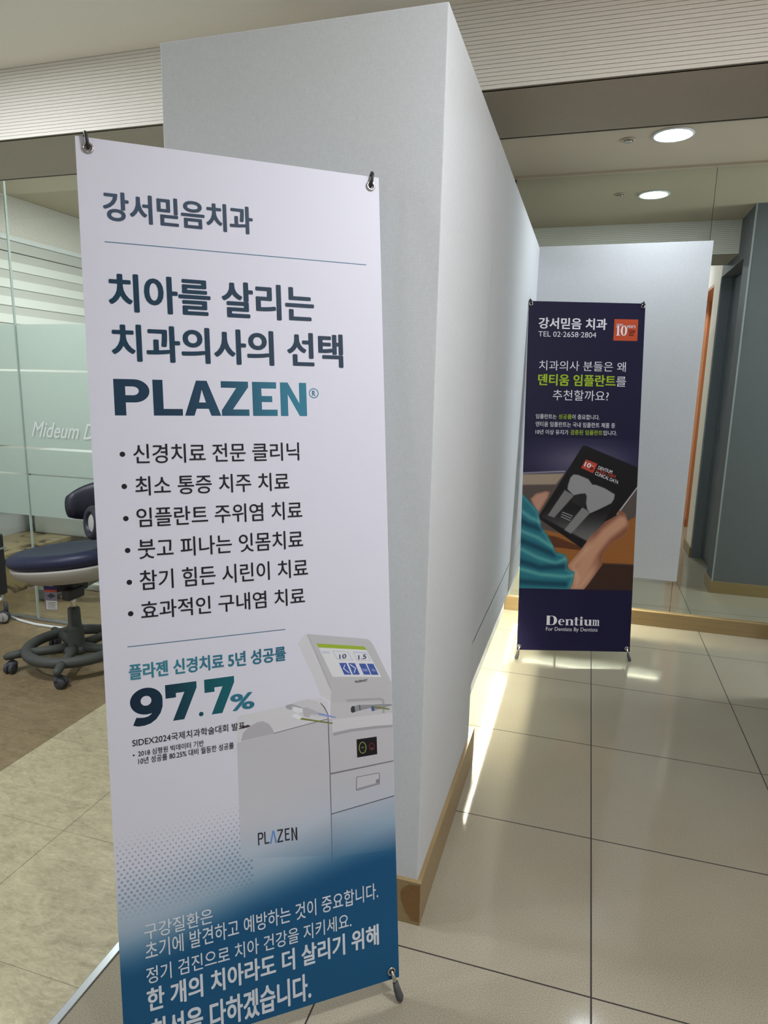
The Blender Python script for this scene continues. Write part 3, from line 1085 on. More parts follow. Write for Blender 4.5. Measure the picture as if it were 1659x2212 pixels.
def stand_parts(root, w, h, holes, lean, z0, feet):
    """x-shaped banner stand behind the sheet: hub, poles, hooks, rubber feet, rear leg"""
    hub = Vector((0, 0.11, h * 0.47))
    bm = bmesh.new()
    box(bm, hub.x - 0.03, hub.x + 0.03, hub.y - 0.02, hub.y + 0.025, hub.z - 0.045, hub.z + 0.045, 0.008, 0, 3)
    link("hub", bm, M['black_plastic'], root)
    for i, (u, v) in enumerate(holes):
        top = v > h / 2
        sgn = -1 if u < 0 else 1
        end = Vector((u, 0.012, v + (0.022 if top else -0.02)))
        bm = bmesh.new()
        pts = []
        for k in range(9):
            t = k / 8
            p = hub.lerp(end, t)
            p.y += 0.03 * math.sin(PI * t)
            pts.append(p)
        tube(bm, pts, [0.006 - 0.002 * k / 8 for k in range(9)], 10)
        pole = link("pole", bm, M['pole'], root, True)
        bm = bmesh.new()
        if top:
            # hook bent over the hem and pushed through the eyelet from the front
            tube(bm, [(u + sgn * 0.004, 0.012, v - 0.005), (u + sgn * 0.005, 0.010, h + 0.006), (u + sgn * 0.004, 0.0, h + 0.009), (u + sgn * 0.003, -0.008, h + 0.004),
                      (u + sgn * 0.001, -0.009, v + 0.012), (u, -0.006, v + 0.002), (u, 0.004, v - 0.002)], 0.0032, 8)
            link("hook", bm, M['pole'], pole, True)
        else:
            tube(bm, [(u, 0.006, v), (u, -0.006, v + 0.001), (u + sgn * 0.003, -0.010, v - 0.012), (u + sgn * 0.007, -0.010, v - 0.03)], [0.004, 0.004, 0.0045, 0.005], 10)
            link("hook", bm, M['chrome'], pole, True)
            bm = bmesh.new()
            k = -(z0 / math.cos(lean))
            tube(bm, [(u + sgn * 0.006, -0.010, v - 0.022), (u + sgn * 0.010, -0.011, (v - 0.022 + k) / 2 + 0.004), (u + sgn * 0.015, -0.012, k + 0.012), (u + sgn * 0.016, -0.012, k + 0.004)],
                 [0.0065, 0.0085, 0.0095, 0.007], 14)
            link("rubber_foot", bm, M['rubber'], pole, True)
    # rear leg down to the floor
    wm = Matrix.Rotation(-lean, 4, 'X')
    foot_w = Vector((0, 0.36, -z0 + 0.006))
    foot = wm.inverted() @ foot_w
    bm = bmesh.new()
    tube(bm, [hub, hub.lerp(foot, 0.5), foot], [0.006, 0.0055, 0.006], 10)
    link("rear_leg", bm, M['pole'], root, True)
    for u, v in holes:
        bm = bmesh.new()
        torus(bm, (u, -0.0022, v), 0.0078, 0.0026, Vector((0, 1, 0)), 28, 8, 0, 0.8)
        link("eyelet", bm, M['chrome'], root, True)
        
def place_banner(name, br, yaw, lean, w, label):
    ux = Vector((math.cos(yaw), math.sin(yaw), 0))
    base = Vector(br) - ux * (w / 2000)
    root = empty(name, base, (-lean, 0, yaw))
    return tag(root, label, "banner", None)

WHITE = (222, 228, 236)
INK = (34, 30, 36)
def ink_slate(p):
    t = smooth((p[:, 1:2] - 1690) / 80)
    t2 = smooth((p[:, 0:1] - 60) / 150)
    return blend(np.array((66, 82, 104)), np.array((76, 94, 116)), t) * (1 - 0.1 * t2)
def ink_slate2(p):
    t = smooth((p[:, 0:1] - 40) / 430)
    return blend(np.array((24, 58, 80)), np.array((42, 60, 80)), t)
def ink_plazen(p):
    t = smooth((p[:, 0:1] - 150) / 270)
    return blend(np.array((26, 56, 80)), np.array((54, 124, 148)), t)
def ink_teal(p):
    t = smooth((p[:, 0:1] - 60) / 330)
    return blend(np.array((58, 134, 152)), np.array((44, 110, 136)), t)
def ink_num(p):
    t = smooth((p[:, 0:1] - 60) / 190)
    return blend(np.array((22, 44, 64)), np.array((24, 98, 108)), t)

def white_base(p):
    u, v = p[:, 0:1] / 600, p[:, 1:2]
    paper = np.array((222, 221, 233))
    pale = np.array((150, 176, 196))
    deep = np.array((24, 84, 128))
    low = np.array((26, 88, 130))
    edge = 330 + 55 * smooth((u - 0.35) / 0.6) - 62 * smooth((0.5 - u) / 0.5)
    t1 = smooth((edge + 160 - v) / 190)
    t2 = smooth((edge + 18 - v) / 120)
    c = blend(paper, pale, t1 * 0.85)
    c = blend(c, blend(deep, low, smooth((300 - v) / 200)), t2)
    return c
def grey_blend(c0):
    c0 = np.array(c0, float)
    def f(p):
        return blend(c0, white_base(p), smooth((520 - p[:, 1:2]) / 150))
    return f
grey_deck = (216, 215, 219)
grey_side = grey_blend((198, 197, 202))
grey_front = grey_blend((196, 194, 199))
grey_bay = grey_blend((168, 172, 182))

A = Printer(600.9, 1824.4)
A.grid(0, 600.9, 0, 1824.4, 60, 220, white_base)
# halftone dots over the colour change
for r_ in range(30):
    for k in range(27):
        u = 6 + k * 11.2 + (5.6 if r_ % 2 else 0)
        v = 520 - r_ * 8.2
        if u > 268 + 0.2 * r_:
            continue
        rad = 0.7 + 2.3 * min(1, r_ / 18.0)
        fade = smooth(np.array([[(r_ + u / 60.0 - 3) / 9.0]]))[0, 0] * (1 - smooth(np.array([[(r_ - 20) / 8.0]]))[0, 0])
        if fade < 0.05:
            continue
        bc = white_base(np.array([[u, v]]))[0]
        A.poly([(u + rad * math.cos(2 * PI * q / 8), v + rad * math.sin(2 * PI * q / 8)) for q in range(8)], tuple(blend(bc, bc * np.array((0.72, 0.80, 0.86)), fade)), (), 1)

def arc(cx_, cy_, rx, ry, a0, a1, n=24):
    return [(cx_ + rx * math.cos(math.radians(a0 + (a1 - a0) * i / n)), cy_ + ry * math.sin(math.radians(a0 + (a1 - a0) * i / n))) for i in range(n + 1)]
def heavy_word(P_, u0, u1, v0, v1, color):
    """PLAZEN in wide heavy capitals drawn from outlines"""
    W_ = 1240.0
    def q(pts):
        return [(u0 + x / W_ * (u1 - u0), v0 + y / 100.0 * (v1 - v0)) for x, y in pts]
    def shape(pts, holes=()):
        P_.poly(q(pts), color, [q(h_) for h_ in holes])
    shape([(0, 0), (68, 0), (68, 36), (120, 36)] + arc(120, 68, 92, 32, -90, 90, 18) + [(0, 100)],
          [[(68, 80), (68, 56), (112, 56)] + arc(112, 68, 36, 12, -90, 90, 12)])
    x = 232
    shape([(x, 0), (x + 180, 0), (x + 180, 19), (x + 62, 19), (x + 62, 100), (x, 100)])
    x = 424
    shape([(x, 0), (x + 60, 0), (x + 76, 20), (x + 152, 20), (x + 168, 0), (x + 232, 0), (x + 146, 100), (x + 78, 100)], [[(x + 92, 38), (x + 112, 74), (x + 136, 38)]])
    x = 660
    shape([(x, 0), (x + 182, 0), (x + 182, 19), (x + 74, 19), (x + 180, 84), (x + 180, 100), (x, 100), (x, 81), (x + 100, 81), (x, 16)])
    x = 866
    shape([(x, 0), (x + 168, 0), (x + 168, 19), (x + 62, 19), (x + 62, 41), (x + 134, 41), (x + 134, 59), (x + 62, 59), (x + 62, 81), (x + 164, 81), (x + 164, 100), (x, 100)])
    x = 1056
    shape([(x, 0), (x + 52, 0), (x + 52, 64), (x + 132, 0), (x + 184, 0), (x + 184, 100), (x + 132, 100), (x + 132, 38), (x + 54, 100), (x, 100)])
heavy_word(A, 44, 424, 1309.5, 1379.5, ink_plazen)
ring_o = arc(440, 1358, 10.6, 10.6, 0, 360, 28)[:-1]
A.poly(ring_o, ink_plazen, [arc(440, 1358, 8.6, 8.6, 0, 360, 28)[:-1]])
A.text("R", 436.4, 443.8, 1352.5, 1363.5, ink_plazen, 0.012)

def heavy_nine(P_, u0, u1, v0, v1, color):
    def q(pts):
        return [(u0 + x * (u1 - u0), v0 + y * (v1 - v0)) for x, y in pts]
    P_.poly(q(arc(0.5, 0.645, 0.5, 0.355, 0, 360, 40)[:-1]), color, [q(arc(0.49, 0.655, 0.165, 0.13, 0, 360, 24)[:-1])])
    P_.poly(q([(1.0, 0.645), (0.99, 0.44), (0.92, 0.28), (0.78, 0.13), (0.60, 0.035), (0.42, 0.0), (0.22, 0.0), (0.06, 0.04), (0.17, 0.24),
               (0.30, 0.222), (0.42, 0.215), (0.55, 0.235), (0.64, 0.29), (0.69, 0.37), (0.74, 0.50), (0.75, 0.645)]), color)
def heavy_seven(P_, u0, u1, v0, v1, color):
    P_.poly([(u0 + x * (u1 - u0), v0 + y * (v1 - v0)) for x, y in ((0.0, 1.0), (1.0, 1.0), (1.0, 0.83), (0.56, 0.0), (0.20, 0.0), (0.60, 0.75), (0.33, 0.75), (0.33, 0.63), (0.0, 0.63))], color)
heavy_nine(A, 44, 105.5, 693, 769.5, ink_num)
heavy_seven(A, 111.3, 172.5, 694, 769.5, ink_num)
A.disc(179.3, 699.3, 4.7, ink_num, 20)
heavy_seven(A, 187.8, 248.6, 695, 770, ink_num)

# the navy sheet's photograph is filled in below
B = Printer(599.4, 1815.6)
WHITE_B = (244, 242, 248)
LIME = (176, 206, 44)
ORANGE = (206, 84, 48)

A.text('강서믿음치과', 42.3, 323.6, 1676.4, 1730.9, ink_slate, 0.032)
A.text('치아를 살리는', 43.7, 446.6, 1507.3, 1579.7, ink_slate2, 0.032)
A.text('치과의사의 선택', 44.5, 508.0, 1413.4, 1484.3, ink_slate2, 0.032)
A.text('신경치료 전문 클리닉', 73.7, 403.8, 1216.1, 1254.2, INK, 0.009)
A.disc(53.8, 1234.8, 5.2, INK)
A.text('최소 통증 치주 치료', 74.3, 380.0, 1153.2, 1191.2, INK, 0.009)
A.disc(54.2, 1172.3, 5.2, INK)
A.text('임플란트 주위염 치료', 73.9, 405.9, 1091.2, 1129.4, INK, 0.009)
A.disc(54.0, 1109.6, 5.2, INK)
A.text('붓고 피나는 잇몸치료', 73.6, 405.6, 1028.3, 1067.2, INK, 0.009)
A.disc(54.3, 1046.9, 5.2, INK)
A.text('참기 힘든 시린이 치료', 74.1, 414.3, 965.9, 1005.5, INK, 0.009)
A.disc(54.4, 983.9, 5.2, INK)
A.text('효과적인 구내염 치료', 73.4, 405.4, 906.9, 943.5, INK, 0.009)
A.disc(53.9, 921.5, 5.2, INK)
A.text('플라젠 신경치료 5년 성공률', 45.0, 359.7, 788.7, 820.5, ink_teal, 0.032)
A.text('%', 239.3, 288.6, 695.6, 731.0, ink_teal, 0.03)
A.text('구강질환은', 48.4, 184.0, 249.0, 282.4, WHITE, 0.007)
A.text('초기에 발견하고 예방하는 것이 중요합니다.', 48.6, 554.1, 205.3, 244.3, WHITE, 0.007)
A.text('정기 검진으로 치아 건강을 지키세요.', 48.2, 487.8, 154.4, 190.1, WHITE, 0.007)
A.text('한 개의 치아라도 더 살리기 위해', 47.0, 552.9, 94.5, 144.7, WHITE, 0.032)
A.text('최선을 다하겠습니다.', 49.9, 389.1, 13.1, 77.3, WHITE, 0.032)
A.rect(41.5, 566.8, 1635.3, 1637.3, (95,125,150))
A.rect(44.7, 360.4, 855.0, 857.0, (95,125,150))
A.poly([(251.4, 680.8), (256.4, 683.3), (432.5, 695.5), (449.4, 682.5), (450.9, 643.9), (326.6, 633.7), (257.9, 627.9), (249.8, 626.8)], grey_deck)  # deck
A.poly([(257.9, 627.9), (262.2, 645.0), (275.0, 656.8), (292.5, 663.3), (305.0, 663.9), (317.3, 656.3), (324.9, 644.7), (328.1, 633.4)], (182,180,186))  # arch
A.poly([(255.4, 658.2), (273.9, 661.3), (278.7, 657.5), (270.0, 655.1)], (70,62,68))  # slot
A.poly([(353.9, 687.8), (380.0, 695.5), (406.1, 697.3), (424.3, 688.9), (439.7, 673.4), (447.2, 656.4), (448.3, 646.9), (394.5, 664.6)], (208,207,211))  # hood
A.poly([(249.3, 626.4), (291.3, 629.9), (448.3, 646.1), (447.9, 523.1), (448.3, 429.0), (447.5, 332.9), (246.9, 374.0), (247.7, 458.9)], grey_side)  # side
A.poly([(448.3, 646.1), (459.0, 643.9), (458.0, 613.5), (603.6, 607.6), (604.1, 522.6), (448.4, 520.9)], grey_front)  # front upper
A.poly([(448.9, 518.7), (604.0, 520.4), (603.4, 440.6), (448.3, 429.0)], grey_front)  # front lower
A.poly([(448.2, 427.4), (603.4, 439.0), (603.1, 381.9), (602.5, 311.6), (447.3, 328.8)], grey_bay)  # lower bay
A.poly([(457.2, 718.3), (603.9, 708.5), (604.2, 631.7), (603.6, 607.6), (458.0, 613.5), (457.6, 642.8), (453.7, 647.4)], (200,199,203))  # body
A.poly([(457.6, 642.8), (604.3, 635.8), (603.6, 607.6), (556.2, 612.0), (500.4, 614.5), (458.0, 612.9)], (212,211,215))  # tray
A.poly([(386.8, 822.4), (389.5, 826.0), (400.3, 839.1), (409.5, 840.2), (424.7, 782.9), (458.6, 718.1), (456.7, 684.0), (433.9, 700.6), (413.4, 758.3)], (214,213,217))  # housing side
A.poly([(405.6, 840.6), (410.8, 840.3), (544.9, 813.7), (553.1, 807.4), (559.8, 796.7), (603.8, 707.1), (604.3, 659.1), (456.1, 681.5), (457.5, 710.3), (450.7, 724.5)], (194,193,196))  # housing
A.poly([(409.5, 839.1), (410.8, 839.8), (457.2, 718.3), (457.4, 707.7), (450.7, 723.2)], (184,183,187))  # bezel shade
A.poly([(427.9, 817.6), (538.3, 797.4), (576.8, 722.5), (461.9, 738.7)], (226,226,230))  # screen
A.poly([(427.9, 817.6), (537.5, 797.5), (544.2, 788.7), (432.3, 808.0)], (158,184,62))  # green bar
A.poly([(463.7, 796.9), (498.7, 790.0), (509.9, 769.5), (473.8, 776.2)], (150,158,182))  # box
A.poly([(464.8, 796.1), (498.1, 789.5), (508.7, 770.3), (474.5, 776.6)], (224,225,232))  # box in
A.poly([(510.5, 790.1), (542.7, 784.0), (551.9, 762.8), (518.6, 768.4)], (150,158,182))  # box
A.poly([(511.5, 789.3), (542.1, 783.6), (550.8, 763.6), (519.2, 768.8)], (224,225,232))  # box in
A.poly([(510.5, 790.1), (542.7, 784.0), (545.3, 780.0), (513.1, 785.8)], (205,205,222))  # box head
A.poly([(437.1, 800.1), (455.6, 796.8), (458.1, 790.5), (440.9, 793.4)], (205,207,222))  # tab
A.poly([(477.6, 767.8), (494.4, 765.6), (505.4, 737.6), (489.0, 739.8)], (72,96,172))  # button
A.poly([(498.8, 764.8), (514.3, 762.5), (525.4, 734.9), (508.9, 737.1)], (72,96,172))  # button
A.poly([(523.4, 760.5), (539.2, 758.2), (551.0, 731.4), (534.8, 733.6)], (72,96,172))  # button
A.poly([(542.5, 757.8), (557.8, 755.3), (569.8, 728.4), (553.0, 730.6)], (72,96,172))  # button
A.poly([(490.5, 762.7), (492.1, 761.7), (488.6, 754.2), (500.8, 743.0), (499.7, 741.6), (486.4, 753.9)], (226,228,236))  # chevron
A.poly([(502.5, 760.3), (503.6, 761.8), (516.5, 751.3), (512.9, 740.3), (511.0, 741.1), (514.3, 750.8)], (226,228,236))  # chevron
A.poly([(530.8, 747.3), (542.4, 745.2), (543.2, 743.5), (531.6, 745.6)], (170,180,215))  # button mark
A.poly([(533.2, 743.8), (543.4, 741.9), (544.0, 740.2), (534.0, 742.0)], (170,180,215))  # button mark
A.poly([(552.8, 744.4), (559.8, 742.9), (560.3, 741.2), (553.6, 742.7)], (170,180,215))  # button mark
A.poly([(554.1, 741.0), (563.0, 739.3), (563.6, 737.6), (554.9, 739.3)], (170,180,215))  # button mark
A.text('10', 478.9, 494.8, 776.8, 786.5, (60,66,96), 0.008)
A.text('1.5', 523.0, 541.5, 769.4, 779.5, (60,66,96), 0.008)
A.text('PLAZEN RCT', 513.7, 542.8, 717.9, 722.7, (50,50,56), 0.008)
A.poly([(447.9, 658.9), (449.4, 656.0), (449.6, 629.5), (450.0, 520.1), (449.4, 431.4), (448.1, 317.7), (447.0, 318.0), (447.8, 431.8), (448.1, 520.4), (447.8, 629.8)], (96,94,108))  # seam
A.poly([(326.6, 634.2), (448.3, 646.7), (448.2, 645.3), (326.5, 632.9)], (96,94,108))  # seam
A.poly([(433.4, 684.9), (442.4, 673.0), (449.4, 656.0), (448.0, 654.7), (440.2, 672.0), (432.1, 683.5)], (110,108,118))  # lid edge
A.poly([(448.7, 522.5), (604.1, 524.0), (604.0, 521.0), (448.6, 518.7)], (128,126,134))  # gap
A.poly([(448.3, 429.5), (603.4, 440.9), (603.4, 438.7), (448.2, 427.4)], (84,82,98))  # gap
A.poly([(458.8, 612.8), (500.4, 614.2), (556.2, 612.0), (603.6, 607.6), (603.5, 602.1), (556.0, 605.3), (500.2, 607.8), (459.1, 605.3)], (168,166,172))  # shade
A.poly([(512.9, 588.1), (561.2, 586.7), (561.5, 545.5), (513.1, 546.1)], (28,24,28))  # display
A.poly([(535.7, 565.1), (535.4, 562.2), (534.7, 559.4), (533.5, 557.0), (532.0, 555.1), (530.3, 553.8), (528.4, 553.2), (526.4, 553.2), (524.4, 553.9), (522.6, 555.2), (520.9, 557.1), (519.6, 559.5), (518.6, 562.3), (518.0, 565.2), (517.9, 568.3), (518.2, 571.2), (518.9, 574.0), (520.1, 576.3), (521.5, 578.2), (523.3, 579.6), (525.2, 580.2), (527.2, 580.2), (529.1, 579.5), (531.0, 578.2), (532.6, 576.3), (534.0, 573.9), (535.0, 571.2), (535.6, 568.2)], (150,172,92))  # ring
A.poly([(534.0, 565.4), (533.8, 562.8), (533.2, 560.4), (532.2, 558.3), (531.0, 556.6), (529.6, 555.4), (528.1, 554.8), (526.4, 554.8), (524.8, 555.4), (523.3, 556.6), (522.0, 558.2), (520.9, 560.3), (520.1, 562.7), (519.7, 565.3), (519.6, 568.0), (519.8, 570.6), (520.4, 573.0), (521.3, 575.1), (522.5, 576.8), (523.9, 578.0), (525.5, 578.6), (527.1, 578.6), (528.7, 578.0), (530.2, 576.9), (531.6, 575.2), (532.7, 573.1), (533.5, 570.7), (533.9, 568.1)], (28,24,28))  # ring in
A.poly([(555.5, 564.1), (555.2, 562.2), (554.7, 560.5), (553.8, 559.0), (552.7, 557.8), (551.4, 557.0), (550.0, 556.6), (548.5, 556.6), (547.0, 557.1), (545.5, 558.0), (544.3, 559.3), (543.3, 560.8), (542.5, 562.6), (542.1, 564.5), (541.9, 566.5), (542.2, 568.4), (542.7, 570.1), (543.6, 571.7), (544.7, 572.8), (546.0, 573.7), (547.4, 574.1), (548.9, 574.0), (550.4, 573.5), (551.8, 572.6), (553.1, 571.4), (554.1, 569.8), (554.9, 568.0), (555.3, 566.1)], (118,44,40))  # ring
A.poly([(553.8, 564.4), (553.6, 562.9), (553.2, 561.4), (552.5, 560.2), (551.7, 559.2), (550.7, 558.6), (549.6, 558.2), (548.5, 558.3), (547.4, 558.6), (546.3, 559.3), (545.4, 560.4), (544.6, 561.6), (544.0, 563.1), (543.7, 564.6), (543.6, 566.2), (543.8, 567.8), (544.2, 569.2), (544.9, 570.4), (545.7, 571.4), (546.7, 572.1), (547.8, 572.4), (548.9, 572.4), (550.0, 572.0), (551.1, 571.3), (552.0, 570.3), (552.8, 569.0), (553.3, 567.6), (553.7, 566.0)], (28,24,28))  # ring in
A.poly([(523.5, 568.6), (530.5, 568.2), (530.4, 565.8), (523.4, 566.2)], (120,120,124))  # mark
A.poly([(546.3, 561.9), (552.0, 561.7), (552.0, 560.4), (546.3, 560.6)], (150,130,130))  # mark
A.poly([(509.5, 499.2), (511.0, 502.2), (563.2, 501.8), (566.0, 499.3), (565.3, 474.6), (510.0, 469.9), (507.9, 472.3)], (120,120,130))  # handle rim
A.poly([(511.2, 498.6), (512.3, 500.6), (562.6, 500.3), (564.2, 498.8), (563.6, 476.3), (510.7, 472.0), (509.9, 473.2)], (200,199,204))  # handle in
A.poly([(556.5, 486.6), (563.9, 487.3), (563.6, 476.9), (556.2, 476.7)], (140,138,146))  # handle slot
A.poly([(511.9, 475.0), (556.3, 478.3), (556.2, 476.7), (511.8, 473.1)], (140,138,146))  # handle slot
A.poly([(353.9, 687.8), (359.2, 691.4), (369.5, 691.4), (392.4, 680.1), (391.9, 678.6), (369.3, 686.8), (367.8, 678.7), (358.9, 681.9)], (170,169,175))  # grip
A.poly([(369.0, 677.7), (373.1, 684.9), (392.4, 677.5), (391.6, 669.0), (379.1, 669.7)], (232,232,236))  # cradle
A.poly([(391.9, 679.4), (402.9, 679.0), (428.8, 663.2), (426.5, 658.8), (410.2, 662.2), (404.7, 655.2), (394.4, 660.7), (393.4, 670.0)], (188,186,192))  # tool
A.poly([(427.2, 663.2), (466.4, 647.5), (466.3, 644.9), (427.5, 657.9)], (138,158,214))  # needle
A.poly([(369.2, 668.6), (379.0, 668.4), (391.7, 657.8), (384.3, 654.3), (369.8, 662.0)], (236,236,240))  # cap
A.poly([(389.1, 657.7), (459.5, 635.3), (457.3, 633.0), (384.8, 655.0)], (122,126,62))  # stick
A.poly([(491.4, 683.6), (572.1, 675.4), (581.9, 670.2), (582.5, 637.8), (576.2, 638.3), (576.4, 666.1), (570.5, 670.2), (491.8, 678.7)], (172,171,176))  # rod
A.poly([(503.2, 665.0), (519.9, 666.5), (549.1, 662.6), (566.0, 661.1), (597.4, 656.9), (603.7, 654.9), (603.6, 652.7), (594.4, 652.4), (577.1, 649.6), (552.9, 647.4), (548.9, 655.3), (523.6, 653.0), (505.6, 651.0)], (150,150,154))  # handpiece
A.poly([(501.8, 662.5), (505.2, 666.0), (510.1, 665.3), (512.0, 651.6), (504.7, 650.6), (501.5, 654.5)], (58,66,64))  # handpiece end
A.poly([(520.7, 665.8), (523.5, 665.9), (524.8, 653.9), (522.0, 653.8)], (96,96,100))  # handpiece collar
A.poly([(549.5, 657.1), (553.5, 659.2), (557.4, 656.7), (557.2, 647.2), (551.5, 647.0)], (66,92,150))  # handpiece end
A.poly([(554.6, 658.5), (594.8, 646.3), (592.7, 643.7), (554.5, 655.3)], (122,126,62))  # stick
A.poly([(284.8, 421.8), (293.6, 421.6), (296.5, 417.1), (296.2, 409.3), (293.1, 405.8), (287.5, 406.1), (287.6, 394.0), (284.8, 394.2)], (52,52,62))  # logo P
A.poly([(287.7, 418.0), (292.0, 418.1), (293.4, 415.7), (293.2, 410.5), (291.7, 409.3), (287.6, 409.2)], grey_side)  # logo hole
A.poly([(298.2, 421.4), (301.2, 421.2), (301.3, 397.1), (308.9, 397.0), (309.1, 393.3), (298.7, 393.6)], (52,52,62))  # logo L
A.poly([(316.4, 419.9), (320.0, 419.7), (325.1, 391.2), (321.7, 391.1), (318.2, 414.3), (313.3, 391.8), (310.3, 391.9)], (96,140,206))  # logo A
A.poly([(326.6, 420.0), (339.4, 419.0), (339.6, 415.8), (329.8, 393.8), (339.1, 393.5), (339.2, 390.0), (326.3, 390.6), (326.2, 394.1), (335.7, 415.9), (326.7, 416.3)], (52,52,62))  # logo Z
A.poly([(343.0, 418.7), (353.6, 418.0), (353.8, 414.5), (346.0, 414.9), (346.0, 407.3), (352.5, 406.9), (352.6, 403.4), (346.1, 403.8), (346.1, 394.3), (353.8, 393.8), (354.0, 390.4), (343.4, 390.9)], (52,52,62))  # logo E
A.poly([(357.5, 417.7), (360.9, 417.4), (366.7, 396.0), (367.1, 416.1), (370.5, 415.8), (370.6, 386.6), (367.4, 386.8), (360.9, 409.0), (360.9, 387.7), (357.8, 387.9)], (52,52,62))  # logo N
A.text('SIDEX2024국제치과학술대회 발표', 44.7, 267.0, 653.6, 669.9, INK, 0.004)
A.text('2018 심평원 빅데이터 기반', 54.4, 181.7, 631.9, 644.5, INK, 0.004)
A.text('10년 성공률 80.25% 대비 월등한 성공률', 54.1, 242.3, 615.7, 629.5, INK, 0.004)
A.disc(46.0, 636.2, 1.8, INK)
B.text('강서믿음 치과', 53.7, 405.1, 1677.2, 1734.4, WHITE_B, 0.03)
B.text('TEL 02·2658·2804', 54.1, 352.4, 1637.4, 1664.2, WHITE_B, 0)
B.poly([(443.4, 1734.0), (565.9, 1734.2), (565.5, 1625.3), (441.7, 1625.2)], ORANGE)
B.text('over', 455.5, 487.9, 1699.0, 1710.6, WHITE_B, 0.004)
B.text('years', 507.2, 553.2, 1684.3, 1703.9, WHITE_B, 0.004)
B.text('of long', 516.1, 552.4, 1670.8, 1683.0, (70,28,30), 0.005)
B.text('term', 522.0, 549.0, 1662.9, 1672.9, (70,28,30), 0.005)
B.text('data', 519.8, 546.8, 1651.2, 1661.8, (70,28,30), 0.005)
B.text('치과의사 분들은 왜', 64.1, 511.9, 1466.7, 1516.7, WHITE_B, 0)
B.text('덴티움 임플란트', 61.2, 462.6, 1388.6, 1448.2, LIME, 0.028)
B.text('를', 465.3, 516.8, 1391.4, 1442.2, WHITE_B, 0.0)
B.text('추천할까요?', 140.2, 430.3, 1314.4, 1368.6, WHITE_B, 0)
B.text('임플란트는', 56.1, 164.2, 1218.1, 1242.1, WHITE_B, 0.005)
B.text('성공률', 174.0, 242.0, 1218.9, 1243.7, LIME, 0.009)
B.text('이 중요합니다.', 244.8, 387.3, 1218.1, 1243.9, WHITE_B, 0.005)
B.text('덴티움 임플란트는 국내 임플란트 제품 중', 57.6, 469.6, 1177.4, 1203.3, WHITE_B, 0.005)
B.text('10년 이상 유지가', 57.4, 228.8, 1137.8, 1162.6, WHITE_B, 0.005)
B.text('검증된 임플란트', 238.7, 405.9, 1138.7, 1164.1, LIME, 0.009)
B.text('입니다.', 409.8, 481.2, 1139.2, 1164.0, WHITE_B, 0.005)
B.text('For Dentists By Dentists', 149.8, 423.5, 99.4, 125.6, WHITE_B, 0.0)
